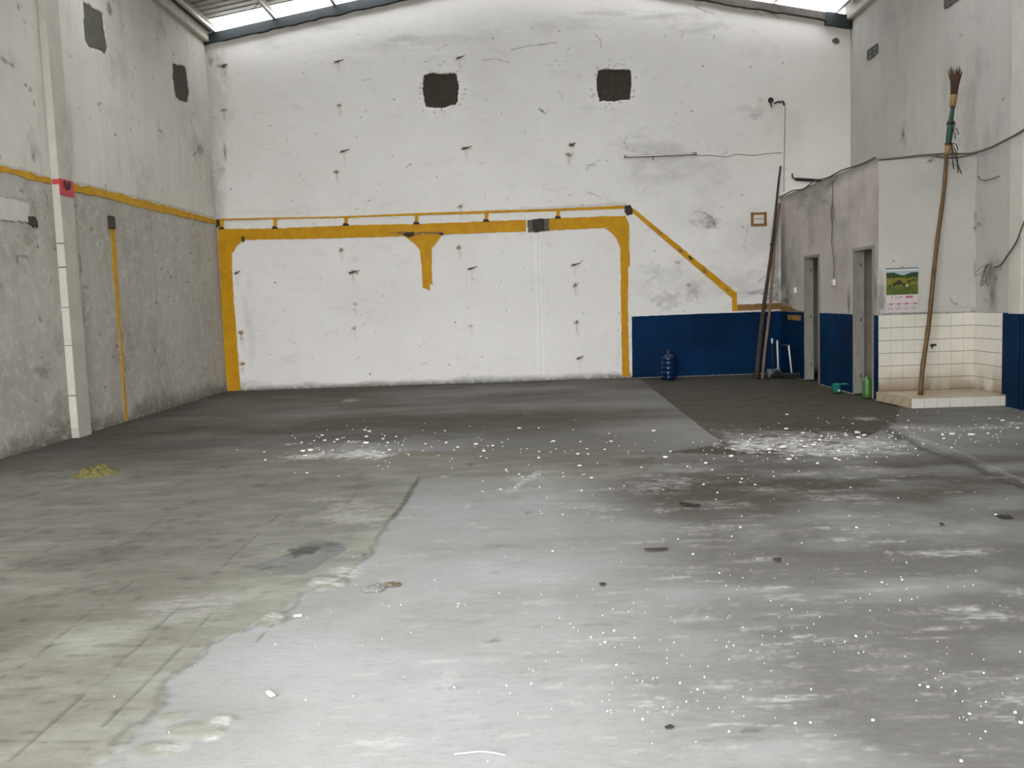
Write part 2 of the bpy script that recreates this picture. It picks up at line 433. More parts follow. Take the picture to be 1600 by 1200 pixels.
# ================================================================== FLOOR
ys = [YFR-0.05]
while ys[-1] < D+0.05:
    d = max(ys[-1], 2.2); ys.append(ys[-1]+0.0062*d)
FS = Surf(np.linspace(XL-0.05, XR+0.05, 800), np.array(ys))
def g2(px, py): p = UG(px, py); return (p.x, p.y)
def gblob(ch, px, py, rx, ry, s=1, **k):
    c = UG(px, py); ru = abs(UG(px+rx, py).x-c.x); rv = abs(UG(px, py-ry).y-UG(px, py+ry).y)/2
    FS.blob(ch, c.x, c.y, ru, rv, s, **k)
def gline(ch, pts, w, s=1, **k): FS.line(ch, [g2(*p) for p in pts], w, s, **k)
# the broken left screed
scr = [(655,746),(628,790),(602,828),(580,862),(562,884),(532,912),(470,926),(440,955),(385,985),(335,1004),(292,1040),(252,1072),(258,1100),(214,1130),(190,1165)]
poly = [g2(1030, 706), g2(1000, 744)]+[g2(*p) for p in scr]+[(-1.62, 2.4), (-1.75, YFR-1), (XL-1, YFR-1), (XL-1, 9.6), g2(300, 704)]
ins = FS.inside(poly, 0.05, 3.0)
FS.m[..., 2] = ins; FS.h += ins*0.007
for (px, py, rx, ry) in [(500,912,44,9),(430,968,26,12),(300,1140,50,13),(240,1170,40,12),(505,905,30,6),(265,1120,22,9),(345,1125,24,10)]:
    gblob(2, px, py, rx, ry, 1, soft=0.08, rag=0.35, dh=0.004)
# shadow line of the break along its edge, painted dark
for i in range(len(scr)-1): gline(0, [scr[i], scr[i+1]], 0.012, 0.35, wob=0.05, rag=0.9)
gline(0, [(655,746),(640,770),(627,792),(612,812)], 0.018, 0.6, rag=0.5)
gline(0, [(652,746),(690,745)], 0.012, 0.5); gline(1, [(690,745),(740,744)], 0.01, 0.35)
# joints of the screed
for seg in ([(18,1190),(90,1125),(208,1020),(267,962),(375,862),(440,800)], [(0,1062),(54,1029),(120,975),(215,905)], [(144,879),(204,844),(254,810),(300,775)],
            [(0,905),(40,880),(90,852)], [(390,1010),(430,972)], [(160,1140),(235,1060),(330,960)], [(515,815),(560,770)]):
    gline(0, seg, 0.005, 0.55, rag=0.8, wob=0.012, dh=-0.002)
for seg in ([(0,1158),(200,1161)], [(180,1010),(310,1010)], [(285,913),(335,913)], [(0,1076),(90,1077)]):
    gline(0, seg, 0.006, 0.45, rag=0.9, dh=-0.002)
# stains
gblob(0, 150, 875, 75, 13, 0.5, rag=0.9, soft=0.9); gblob(0, 185, 858, 40, 9, 0.5, rag=0.9)
gblob(0, 60, 882, 50, 7, 0.4, rag=0.9)
FS_p = [g2(*p) for p in [(384,885),(440,868),(466,853),(492,843),(535,848),(542,858),(515,872),(500,885),(470,899),(440,893),(432,886),(412,892)]]
ins = FS.inside(FS_p, 0.03, 5.0); FS.m[..., 0] = np.maximum(FS.m[..., 0], ins*0.5); FS.m[..., 2] *= (1-ins*0.9); FS.h -= ins*0.004
gblob(0, 470, 862, 24, 7, 0.85, rag=0.9, soft=0.3); gblob(0, 515, 852, 25, 6, 0.35, rag=0.6); gblob(0, 425, 888, 18, 6, 0.45, rag=0.6)
gblob(0, 569, 868, 5, 3, 0.8)
for _ in range(520):
    px, py = rnd.uniform(-60, 640), rnd.uniform(730, 1190)
    if px > np.interp(py, [p[1] for p in scr], [p[0] for p in scr])-40: continue
    gblob(0, px, py, rnd.uniform(4, 26), rnd.uniform(1.5, 5), rnd.uniform(0.15, 0.5), rag=0.8, soft=0.8)
for _ in range(160):
    px, py = rnd.uniform(700, 1650), rnd.uniform(690, 1190)
    gblob(0, px, py, rnd.uniform(5, 60), rnd.uniform(1.5, 5), rnd.uniform(0.05, 0.25), rag=0.9, soft=0.9)
# far end: brown ingrained dirt, slab on the left of a joint, darker bay by the blue wall
UUf, VVf = np.meshgrid(FS.u, FS.v)
nz = fbm(UUf*0.5, VVf*0.8, 77, 5); nz2 = fbm(UUf*1.5, VVf*2.5, 99, 5)
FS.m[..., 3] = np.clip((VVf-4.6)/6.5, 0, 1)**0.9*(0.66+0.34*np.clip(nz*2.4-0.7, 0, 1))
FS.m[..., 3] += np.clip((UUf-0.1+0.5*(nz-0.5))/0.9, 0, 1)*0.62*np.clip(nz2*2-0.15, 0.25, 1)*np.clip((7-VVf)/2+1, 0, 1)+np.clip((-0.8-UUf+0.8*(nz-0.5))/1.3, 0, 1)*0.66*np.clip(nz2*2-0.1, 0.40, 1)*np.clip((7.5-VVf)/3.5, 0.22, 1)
bay = FS.inside([g2(1003,594), g2(1130,692), g2(1040,706), g2(1290,712), g2(1400,660), (XB+0.3, YF), (XB+0.3, D+0.1), (1.87, D+0.1)], 0.03)
FS.m[..., 3] = np.clip(FS.m[..., 3]+bay*0.40, 0, 1); FS.h -= bay*0.012
bay2 = FS.inside([g2(1003,592), g2(1080,652), g2(1200,650), g2(1165,617), g2(1280,612), (XB, D+0.1), (1.87, D+0.1)], 0.05)
FS.m[..., 3] = np.clip(FS.m[..., 3]+bay2*0.4, 0, 1); FS.m[..., 0] = np.maximum(FS.m[..., 0], bay2*0.35)
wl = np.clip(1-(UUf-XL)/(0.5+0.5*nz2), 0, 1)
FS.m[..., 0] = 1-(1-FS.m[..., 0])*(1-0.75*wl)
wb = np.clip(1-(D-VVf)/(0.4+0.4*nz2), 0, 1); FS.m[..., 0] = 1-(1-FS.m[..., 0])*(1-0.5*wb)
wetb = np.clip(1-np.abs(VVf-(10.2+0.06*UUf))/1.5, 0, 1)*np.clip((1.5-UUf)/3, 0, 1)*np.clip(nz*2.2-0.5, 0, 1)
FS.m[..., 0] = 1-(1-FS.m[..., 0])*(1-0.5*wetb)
gblob(0, 545, 688, 150, 9, 0.35, rag=0.7, soft=0.9); gblob(0, 300, 700, 130, 8, 0.4, rag=0.7, soft=0.9); gblob(0, 480, 722, 90, 4, 0.4, rag=0.6)
# white plaster dust
for (px, py, rx, ry, s_) in [(540,895,34,12,.5),(505,912,36,7,.6),(430,965,20,10,.5),(345,1125,22,9,.6),(330,1150,14,8,.6),(265,1165,40,10,.4),(560,800,60,20,.25),(300,950,90,30,.2)]:
    gblob(1, px, py, rx, ry, s_, rag=0.5, soft=0.5)
for (px, py, rx, ry, s) in [(485,714,40,5,1),(570,709,48,8,1.0),(575,711,40,5,1.0),(590,714,22,3,1),(552,690,16,2,0.9),(455,693,16,1.5,0.8),(540,708,70,12,0.25),(660,690,120,18,0.12),(548,625,14,3,0.5),
    (1215,690,80,16,0.95),(1160,697,38,10,0.95),(1290,704,80,10,1),(1350,690,66,12,0.8),(1250,694,90,12,0.8),(1400,706,28,4,0.6),(1270,678,60,9,0.5),(1320,698,120,22,0.3),(1180,685,60,18,0.3),
    (1355,652,22,4,0.55),(1420,668,40,4,0.5),(1470,672,50,4,0.5),(1545,668,40,4,0.55),(1590,662,30,5,0.5),
    (1050,752,50,10,0.4),(1010,760,40,14,0.25),(1095,825,50,7,0.35),(1390,845,40,3,0.5),(1500,862,90,7,0.45),(1470,865,70,5,0.35),(1310,842,20,4,0.5),
    (1540,960,70,12,0.5),(1500,950,50,7,0.5),(1590,925,30,6,0.5),(1480,980,60,4,0.45),(1385,1018,34,7,0.35),(1250,992,28,4,0.55),(1210,1004,50,2.5,0.55),(1330,1010,30,5,0.3),
    (1245,1038,22,5,0.45),(1120,1070,40,8,0.35),(1225,1088,70,6,0.35),(1020,1098,34,10,0.55),(1005,1070,22,6,0.5),(1150,1165,30,5,0.3),(1290,1160,60,10,0.2),(1080,965,60,5,0.3),(1260,958,70,4,0.35),
    (1570,1090,60,12,0.4),(1560,1120,40,6,0.5),(1520,1060,80,10,0.3),(1350,920,90,4,0.25),(1180,920,60,5,0.25),(820,748,26,5,0.4),(800,765,30,5,0.3),(730,790,8,5,0.4),
    (590,1160,60,14,0.25),(700,1060,16,18,0.25),(850,940,40,5,0.3),(930,1040,60,6,0.3),(770,1030,30,5,0.3),(650,975,30,4,0.25)]:
    gblob(1, px, py, rx, ry, s, rag=1.0, soft=0.7, freq=4)
gline(1, [(800,765),(822,750),(842,738)], 0.03, 0.5, rag=1.0)
for _ in range(330):
    px, py = rnd.gauss(1250, 210), rnd.uniform(720, 1195)
    gblob(1, px, py, rnd.uniform(6, 60), rnd.uniform(0.8, 3.5), rnd.uniform(0.08, 0.4), rag=1.0, soft=0.7, freq=4)
for _ in range(200):
    px, py = rnd.uniform(500, 1000), rnd.uniform(740, 1195)
    gblob(1, px, py, rnd.uniform(4, 34), rnd.uniform(0.8, 3), rnd.uniform(0.06, 0.28), rag=1.0, soft=0.7, freq=4)
for (px, py, rx, ry) in [(770,1000,18,3),(735,727,8,2.5),(825,800,6,2.5),(1175,1139,30,4)]:
    gblob(0, px, py, rx, ry, 0.6, rag=0.7)
# raised slab by the tiled recess
edge = [(1385,660),(1412,676),(1450,694),(1500,712),(1550,734),(1605,757)]
e1 = g2(1605,757); e2 = (3.45, YFR-0.5)      # the slab runs on along the right wall towards the front
sl_poly = [g2(*p) for p in edge]+[e2, (XR+1, e2[1]), (XR+1, g2(1450,662)[1]), g2(1450,662)]
ins = FS.inside(sl_poly, 0.03, 3.0); FS.h += ins*0.006
FS.m[..., 3] = np.where(ins, FS.m[..., 3]*0.95, FS.m[..., 3])
for i in range(len(edge)-1):
    a, b = edge[i], edge[i+1]
    gline(0, [(a[0]-8, a[1]+6), (b[0]-8, b[1]+6)], 0.05, 0.75, rag=0.9, wob=0.05); gline(1, [(a[0]+6, a[1]-2), (b[0]+6, b[1]-2)], 0.025, 0.25, rag=1.0, wob=0.05)
FS.line(0, [(e1[0]-0.03, e1[1]-0.05), (e2[0]-0.03, e2[1]-0.05)], 0.05, 0.75, rag=0.9, wob=0.05)
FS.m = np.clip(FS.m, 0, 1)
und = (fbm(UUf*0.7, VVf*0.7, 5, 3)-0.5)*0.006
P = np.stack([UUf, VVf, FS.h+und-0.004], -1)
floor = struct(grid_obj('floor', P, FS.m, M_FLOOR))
yard = struct(MB().box((-30, -40, -0.25), (30, YFR-0.05, -0.06)).build('ground_yard', M_YARD))

# ================================================================== WALLS
def gable(x, extra=0.0):
    "underside of the raking beam on the gable wall"
    return extra+min(6.119+0.175*(x+5.40), 6.075+0.197*(5.343-x))
HOLES_B = [[(662,119),(672,114),(690,116),(713,114),(716,135),(716,158),(713,163),(690,168),(665,167),(661,140)],
           [(934,111),(945,108),(985,109),(986,128),(984,155),(960,158),(936,157),(933,135)]]
us = np.linspace(XL, XR, 860); vs_ = np.linspace(-0.03, 7.30, 560)
BS = Surf(us, vs_)
UUb, VVb = np.meshgrid(us, vs_)
def b2(px, py): p = UB(px, py); return (p.x, p.z)
def bblob(ch, px, py, rx, ry, s=1, **k):
    u, v = b2(px, py); BS.blob(ch, u, v, rx/87.0, ry/87.0, s, **k)
def bline(ch, pts, w, s=1, **k): BS.line(ch, [b2(*p) for p in pts], w*0.7/87.0, s*0.75, **k)
for hp in HOLES_B:
    ins = BS.inside([b2(*p) for p in hp], 0.02, 8.0); BS.h += ins*0.07; BS.m[..., 3] = np.maximum(BS.m[..., 3], ins)
    cx = sum(p[0] for p in hp)/len(hp); cy = sum(p[1] for p in hp)/len(hp)
    bblob(2, cx, cy+4, 46, 44, 0.5, rag=0.5)
    for _ in range(26):
        a = rnd.uniform(0, 6.28); bblob(0, cx+math.cos(a)*rnd.uniform(28, 40), cy+math.sin(a)*rnd.uniform(27, 40), rnd.uniform(1, 4), rnd.uniform(1, 2.5), 0.5, rag=0.6)
# soot, damp, cracks
for (px, py, rx, ry, s) in [(345,270,9,14,.35),(352,240,4,16,.8),(350,160,16,50,.22),(345,100,10,22,.3),(330,95,4,10,.8),(345,103,9,4,.7),(340,330,14,60,.2),
    (1010,230,55,26,.30),(1050,260,70,40,.2),(1100,300,60,60,.12),(1105,345,26,14,.5),(1112,350,14,8,.7),(1180,370,60,50,.14),(1150,440,60,30,.2),(1180,458,40,6,.5),(1208,465,14,12,.6),(1085,455,16,18,.45),(1040,470,26,16,.35),(1060,440,70,40,.14),
    (1210,420,10,70,.4),(1217,380,5,90,.45),(1218,460,8,30,.6),(1020,420,22,12,.25),(1190,170,36,16,.2),(1180,180,14,8,.3),(1230,205,40,60,.08),(1180,80,40,20,.1),
    (1100,40,60,16,.28),(1040,24,60,8,.3),(950,20,50,8,.25),(880,40,80,14,.15),(700,60,90,14,.15),(600,70,60,14,.18),(630,60,30,8,.25),(500,40,60,12,.2),(420,70,40,12,.15),
    (430,330,100,8,.1),(980,560,16,60,.14),(380,600,40,6,.3),(600,600,120,4,.25),(900,596,80,5,.3),(960,588,20,8,.5),(450,560,30,12,.12),(390,500,14,70,.15)]:
    bblob(0, px, py, rx, ry, s, rag=0.8, soft=1.0)
for seg, w, s in [([(800,78),(825,72),(845,70),(870,66)],1.2,.7),([(755,95),(775,92),(795,98)],1.4,.45),([(680,78),(700,70)],1.4,.4),([(565,127),(580,123)],1.4,.4),([(930,54),(938,62),(940,75)],1.0,.8),
    ([(1085,10),(1100,18),(1115,22)],1.2,.8),([(1088,12),(1092,6)],1.0,.6),([(1195,20),(1208,22),(1217,28)],1.5,.8),([(1180,18),(1192,24)],1.0,.6),
    ([(916,268),(920,258),(930,257)],1.2,.8),([(920,258),(935,250),(945,250)],0.9,.4),([(634,262),(642,256)],1.2,.8),([(467,275),(472,270)],1,.5),([(1085,330),(1100,332),(1112,340),(1117,350)],1.4,.8),
    ([(1165,375),(1168,360),(1170,350)],1.0,.4),([(1160,385),(1166,389)],1,.6),([(1010,440),(1018,436),(1028,428)],1.2,.4),([(1185,440),(1195,430)],1.6,.5),([(1170,460),(1190,452),(1215,450)],2.0,.5),
    ([(878,158),(880,150),(880,142)],1,.5),([(842,170),(846,173),(851,177)],2.2,.8),([(916,300),(930,304),(940,310)],1.0,.7),([(340,346),(500,341),(760,332),(977,319)],1.5,.35),([(760,330),(977,317)],3,.25),
    ([(508,524),(522,518),(528,522)],1,.4),([(840,360),(843,480),(846,592)],0.8,.28),([(846,365),(850,480),(853,592)],0.8,.28)]:
    bline(0, seg, w, s, rag=0.7, wob=0.015)
# rust bleeding from iron ends and nail holes
IRON = [(528,97,14,0),(530,165,0,1),(537,237,14,0),(526,269,0,1),(718,91,12,0),(728,232,14,1),(533,391,0,1),(551,426,16,1),(898,414,14,0),(736,420,14,0),(893,227,9,1),(719,323,0,1),(905,560,10,0),(899,445,5,1),(901,504,3,1),
        (376,520,3,1),(378,568,3,1),(350,104,9,1),(349,172,4,1),(717,387,0,1),(555,475,4,0),(736,509,4,0),(553,513,3,0),(370,427,8,0),(888,242,4,1),(1060,410,4,0),(1076,446,4,0)]
for (px, py, w, r) in IRON:
    bblob(1, px, py, 5+w*0.25, 4, 0.9 if r else 0.35, rag=0.8)
    bblob(1, px+1, py+9, 3.5, 12, 0.35 if r else 0.18, rag=0.7, soft=1.0); bblob(0, px, py, 2.2, 1.8, 0.8, rag=0.6)
for _ in range(170):
    px, py = rnd.uniform(335, 1225), rnd.uniform(40, 595)
    bblob(0, px, py, rnd.uniform(0.7, 2.2), rnd.uniform(0.7, 2.0), rnd.uniform(0.3, 0.9), rag=0.7)
for _ in range(240):
    px, py = rnd.uniform(335, 1320), rnd.uniform(20, 595)
    bblob(0, px, py, rnd.uniform(4, 26), rnd.uniform(2, 8), rnd.uniform(0.02, 0.10), rag=0.9, soft=1.0, ang=rnd.uniform(-0.5, 0.5))
for _ in range(60):
    px, py = rnd.uniform(335, 1220), rnd.uniform(40, 595); a = rnd.uniform(0, 6.28); l = rnd.uniform(4, 14)
    bline(0, [(px, py), (px+l*math.cos(a), py+l*math.sin(a)*0.6)], 0.9, rnd.uniform(0.3, 0.6), wob=0.02)
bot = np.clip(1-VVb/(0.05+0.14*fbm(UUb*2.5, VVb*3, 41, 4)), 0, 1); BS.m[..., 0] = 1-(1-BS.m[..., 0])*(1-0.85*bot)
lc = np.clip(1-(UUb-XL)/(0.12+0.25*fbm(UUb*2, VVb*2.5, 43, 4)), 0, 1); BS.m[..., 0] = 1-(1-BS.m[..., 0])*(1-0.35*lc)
BS.m[..., 0] = 1-(1-BS.m[..., 0])*(1-0.08*np.clip(fbm(UUb*0.35, VVb*0.6, 45, 5)*2.4-0.9, 0, 1))
# shallow filled chase right of the middle of the wall
ch0, ch1 = b2(837, 365), b2(853, 590)
inch = (UUb > b2(843, 480)[0]-0.09) & (UUb < b2(843, 480)[0]+0.10) & (VVb < b2(842, 360)[1]); BS.h += inch*0.006; BS.m[..., 2] = np.maximum(BS.m[..., 2], inch*0.3)
undb = (fbm(UUb*0.6, VVb*0.6, 15, 3)-0.5)*0.012
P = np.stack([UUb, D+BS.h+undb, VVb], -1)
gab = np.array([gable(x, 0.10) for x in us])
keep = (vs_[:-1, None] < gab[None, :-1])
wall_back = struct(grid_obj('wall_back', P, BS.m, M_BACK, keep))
def wall_patch(parent, pts3, off, name, mat, seed=1):
    return MB().prism(pts3, off).build(name, mat, parent)
for k, hp in enumerate(HOLES_B):
    o2 = rag([b2(*p) for p in hp], 0.014, 0.04, 11+k)
    o = wall_patch(wall_back, [(p.x, D+0.012, p.y) for p in o2], (0, 0.08, 0), 'cement_patch', M_CEM)
# the dark cement square that breaks the yellow beam
o2 = rag([b2(*p) for p in [(831,343),(849,341),(851,359),(845,362),(836,363),(832,359)]], 0.008, 0.03, 15)
wall_patch(wall_back, [(p.x, D-0.022, p.y) for p in o2], (0, 0.03, 0), 'cement_patch', M_CEM)
o2 = rag([b2(*p) for p in [(824,344),(858,341),(858,361),(825,363)]], 0.008, 0.03, 16)
wall_patch(wall_back, [(p.x, D-0.016, p.y) for p in o2], (0, 0.02, 0), 'grey_patch', M_CEM2)
o2 = rag([b2(*p) for p in [(1300,62),(1308,59),(1312,66),(1306,69),(1300,66)]], 0.008, 0.03, 17)
wall_patch(wall_back, [(p.x, D-0.012, p.y) for p in o2], (0, 0.02, 0), 'grey_patch', M_CEM2)
for (px, py, w, r) in IRON:
    if w < 8: continue
    a = UB(px-w*0.3, py); b = UB(px+w*0.7, py-3)
    MB().tube([(a.x, D+0.02, a.z-0.015), (a.x, D-0.022, a.z-0.005), (b.x-0.02, D-0.024, b.z), (b.x, D-0.014, b.z+0.012)], [0.012, 0.013, 0.007, 0.005], 6).build('iron_stub', M_IRON, wall_back)

# ---------- left wall
ul = np.linspace(YFR, D, 640); vl = np.linspace(-0.03, 6.35, 330)
LS = Surf(ul, vl); UUl, VVl = np.meshgrid(ul, vl)
def l2(px, py): p = UL(px, py); return (p.y, p.z)
def lblob(ch, px, py, rx, ry, s=1, **k):
    u, v = l2(px, py); ru = abs(l2(px+rx, py)[0]-l2(px-rx, py)[0])/2; rv = abs(l2(px, py+ry)[1]-l2(px, py-ry)[1])/2
    LS.blob(ch, u, v, ru, rv, s, **k)
def lline(ch, pts, w, s=1, **k): LS.line(ch, [l2(*p) for p in pts], w*0.7, s*0.75, **k)
HOLES_L = [[(131,5),(140,8),(146,14),(161,22),(164,50),(168,72),(164,86),(158,78),(148,75),(139,74),(133,62),(132,35)],
           [(270,98),(278,102),(290,104),(293,125),(296,145),(293,160),(282,157),(275,150),(271,125)]]
for hp in HOLES_L:
    ins = LS.inside([l2(*p) for p in hp], 0.02, 8.0); LS.h -= ins*0.06; LS.m[..., 3] = np.maximum(LS.m[..., 3], ins)
lblob(0, 171, 14, 5, 11, 0.8, rag=0.4)
for (px, py, rx, ry, s) in [(52,235,14,40,.35),(52,246,4,8,.7),(68,580,22,14,.55),(68,582,8,8,.6),(95,540,14,26,.3),(40,340,30,20,.25),(50,350,9,12,.6),(45,370,12,18,.35),(52,320,6,12,.35),(310,228,14,40,.3),(315,235,6,10,.6),(305,180,30,50,.12),
    (216,635,12,12,.4),(60,700,60,16,.5),(20,690,30,14,.4),(110,655,14,20,.35),(92,640,16,30,.3),(150,660,40,12,.3),(280,430,30,60,.12),(292,440,7,3,.6),(20,400,30,40,.2),(10,600,30,60,.15),(240,520,10,90,.14),
    (127,515,4,60,.3),(105,300,6,12,.3),(20,95,10,20,.2),(110,200,6,70,.2),(250,210,6,40,.2),(158,170,8,16,.15),(330,290,8,60,.25)]:
    lblob(0, px, py, rx, ry, s, rag=0.8, soft=1.0)
for seg, w, s in [([(0,310),(25,311),(45,316)],0.02,.5),([(0,344),(20,346),(42,349)],0.02,.5),([(46,310),(52,315),(56,340)],0.02,.3),([(71,300),(73,306),(75,325)],0.015,.9),([(52,155),(55,166)],0.015,.9),([(48,33),(54,46)],0.012,.5),
    ([(26,400),(32,400),(44,400)],0.02,.8),([(27,404),(28,410)],0.03,.9),([(43,403),(45,409)],0.03,.9),([(124,400),(125,415),(126,425)],0.03,.9),([(123,432),(126,420)],0.02,.9),([(301,243),(308,238),(311,231),(314,228)],0.02,.9),
    ([(286,170),(287,186)],0.015,.6),([(301,175),(301,185)],0.02,.4),([(262,425),(266,428),(266,434)],0.02,.8),([(248,203),(254,206),(256,212)],0.02,.8),([(152,164),(156,161),(162,162)],0.015,.6),([(157,175),(157,171)],0.02,.7),
    ([(61,495),(63,500)],0.03,.9),([(112,230),(111,290)],0.012,.5),([(3,92),(10,97)],0.03,.8),([(16,100),(20,103)],0.03,.7),([(0,258),(40,268),(70,277)],0.03,.5),([(118,286),(200,305),(280,325),(335,340)],0.02,.7),([(235,350),(240,420),(246,500)],0.03,.16)]:
    lline(0, seg, w, s, rag=0.7, wob=0.02)
for (px, py) in [(8,96),(20,102),(70,341),(67,559),(56,627),(252,420),(211,382),(244,472),(267,432),(180,210),(113,318),(178,361),(180,416),(186,490),(192,524),(163,605),(196,577),(170,335),(155,163),(60,385),(22,326),(40,330)]:
    lblob(0, px, py, 2.2, 2.6, 0.9, rag=0.6)
for _ in range(260):
    u, v = rnd.uniform(4, D), rnd.uniform(0.1, 6.1); LS.blob(0, u, v, rnd.uniform(0.012, 0.05), rnd.uniform(0.01, 0.04), rnd.uniform(0.3, 0.85), rag=0.7)
for _ in range(160):
    u, v = rnd.uniform(4, D), rnd.uniform(0.1, 6.1); LS.blob(0, u, v, rnd.uniform(0.05, 0.4), rnd.uniform(0.08, 0.5), rnd.uniform(0.05, 0.2), rag=0.9, soft=1.0)
nl = fbm(UUl*1.3, VVl*2.0, 61, 5)
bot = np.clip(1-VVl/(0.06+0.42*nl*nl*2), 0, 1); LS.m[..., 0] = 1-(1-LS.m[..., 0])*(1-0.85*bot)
low = np.clip((3.02-VVl)/0.05, 0, 1)*(0.30+0.22*fbm(UUl*0.9, VVl*0.7, 71, 5))   # below the yellow band: old paint, and dimmer light painted in as darkening
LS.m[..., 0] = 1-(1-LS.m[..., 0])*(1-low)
LS.m[..., 0] = 1-(1-LS.m[..., 0])*(1-0.14*np.clip(fbm(UUl*0.5, VVl*0.5, 63, 5)*2.4-0.9, 0, 1))
P = np.stack([XL+LS.h+(fbm(UUl*0.6, VVl*0.6, 65, 3)-0.5)*0.016, UUl, VVl], -1)
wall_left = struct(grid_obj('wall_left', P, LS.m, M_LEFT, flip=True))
for k, hp in enumerate(HOLES_L):
    o2 = rag([l2(*p) for p in hp], 0.018, 0.05, 21+k)
    wall_patch(wall_left, [(XL-0.012, p.x, p.y) for p in o2], (-0.08, 0, 0), 'cement_patch', M_CEM2 if k == 0 else M_CEM)
o2 = rag([l2(*p) for p in [(43,337),(47,341),(55,339),(58,355),(52,354),(43,349)]], 0.02, 0.04, 25)
wall_patch(wall_left, [(XL-0.03, p.x, p.y) for p in o2], (0.042, 0, 0), 'cement_patch', M_CEM)
# the pale filled rectangle at the left edge
o2 = rag([l2(*p) for p in [(-60,300),(25,313),(46,319),(44,336),(43,346),(-60,343)]], 0.012, 0.06, 26)
wall_patch(wall_left, [(XL-0.02, p.x, p.y) for p in o2], (0.027, 0, 0), 'plaster_patch', M_WPAINT)
a = UL(171, 345); b = UL(175, 352)
MB().box((XL-0.01, a.y-0.05, b.z-0.05), (XL+0.05, a.y+0.06, a.z+0.06)).build('iron_stub', M_IRON, wall_left)

# ---------- right wall
ur = np.linspace(YFR, D, 420); vr = np.linspace(-0.03, 6.35, 220)
RS = Surf(ur, vr); UUr, VVr = np.meshgrid(ur, vr)
def r2(px, py): p = UR(px, py); return (p.y, p.z)
def rblob(ch, px, py, rx, ry, s=1, **k):
    u, v = r2(px, py); ru = abs(r2(px+rx, py)[0]-r2(px-rx, py)[0])/2; rv = ry/105.0
    RS.blob(ch, u, v, ru, rv, s, **k)
for (px, py, rx, ry, s) in [(1412,208,3,10,.9),(1412,215,7,30,.35),(1512,215,14,60,.25),(1520,140,20,50,.15),(1540,230,20,40,.2),(1552,450,7,30,.55),(1550,470,12,26,.4),(1548,420,16,26,.3),(1535,345,10,30,.2),(1530,350,4,5,.6),(1475,73,4,1.5,.7),(1501,55,2,1.5,.7),(1568,155,3,3,.7),(1545,285,16,3,.3),(1390,150,30,60,.06)]:
    rblob(0, px, py, rx, ry, s, rag=0.8, soft=1.0)
rblob(1, 1552, 455, 8, 18, 0.35)
for _ in range(120):
    u, v = rnd.uniform(9, D), rnd.uniform(3.1, 6.1); RS.blob(0, u, v, rnd.uniform(0.02, 0.3), rnd.uniform(0.05, 0.6), rnd.uniform(0.03, 0.12), rag=0.9, soft=1.0)
P = np.stack([XR+(fbm(UUr*0.6, VVr*0.6, 85, 3)-0.5)*0.012, UUr, VVr], -1)
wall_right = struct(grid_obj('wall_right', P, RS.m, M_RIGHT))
# vent blocks in the right wall
for pts, nb in (([(1357,76),(1372,68),(1372,87),(1357,95)], 2), ([(1478,-6),(1500,-16),(1500,2),(1478,12)], 2)):
    q = [r2(*p) for p in pts]; y0, y1 = min(p[0] for p in q), max(p[0] for p in q); z0, z1 = min(p[1] for p in q)+0.04, max(p[1] for p in q)-0.04
    mb = MB().box((XR-0.012, y0, z0), (XR+0.02, y1, z1)); v = mb.build('vent_block', M_VENT, wall_right)
    fr = MB()
    for i in range(3):
        yy = y0+(y1-y0)*i/2; fr.box((XR-0.022, yy-0.012, z0), (XR-0.01, yy+0.012, z1))
        zz = z0+(z1-z0)*i/2; fr.box((XR-0.022, y0, zz-0.012), (XR-0.01, y1, zz+0.012))
    fr.build('vent_lattice', M_CEM2, v)

# ---------- front wall around the roller door opening (behind the camera)
mb = MB(); t = 0.25
mb.box((XL-0.1, YFR-t, -0.2), (OX0, YFR, 7.5)); mb.box((OX1, YFR-t, -0.2), (XR+0.1, YFR, 7.5)); mb.box((OX0, YFR-t, OZ), (OX1, YFR, 7.5))
struct(mb.build('wall_front', M_WPAINT))
# solid backing so that no daylight leaks past the skins
struct(MB().box((XL-0.35, YFR-t, -0.2), (XL-0.12, D+0.35, 6.42)).build('wall_left_backing', M_WPAINT))
struct(MB().box((XR+0.06, YFR-t, -0.2), (XR+0.3, D+0.35, 6.42)).build('wall_right_backing', M_WPAINT))
struct(MB().prism([(XL-0.3, D+0.12, -0.2), (XR+0.3, D+0.12, -0.2), (XR+0.3, D+0.12, gable(XR)+0.08), (XRIDGE, D+0.12, gable(XRIDGE)+0.08), (XL-0.3, D+0.12, gable(XL)+0.08)], (0, 0.2, 0)).build('wall_back_backing', M_WPAINT))

# ---------- pillars
PY0, PY1, PXI = 10.75, 11.07, XL+0.09
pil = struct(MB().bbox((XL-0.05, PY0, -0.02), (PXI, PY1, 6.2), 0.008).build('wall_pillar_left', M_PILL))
MB().box((XL, PY0-0.003, 0.12), (PXI-0.004, PY0+0.01, 6.15)).build('lit_face', M_WPAINT, pil)  # camera-side face coloured paler for the daylight falling on it
mb = MB()
for (zz, w) in ((0.5, .03), (1.1, .02), (1.55, .02), (2.02, .035), (2.3, .03)):
    mb.box((XL+0.0, PY0-0.004, zz), (PXI+0.002, PY0+0.01, zz+w*0.4))
mb.build('crack_band', M_CEM2, pil)
pr = struct(MB().bbox((XR-0.12, 10.57, -0.02), (XR+0.05, 10.86, 6.2), 0.012).build('wall_pillar_right', M_WPAINT))
MB().box((XR-0.128, 10.50, 0.0), (XR-0.11, 10.862, HB)).build('blue_dado', M_BLUE, pr)
MB().box((XR-0.128, 10.562, 0.0), (XR, 10.575, HB)).build('blue_dado', M_BLUE, pr)

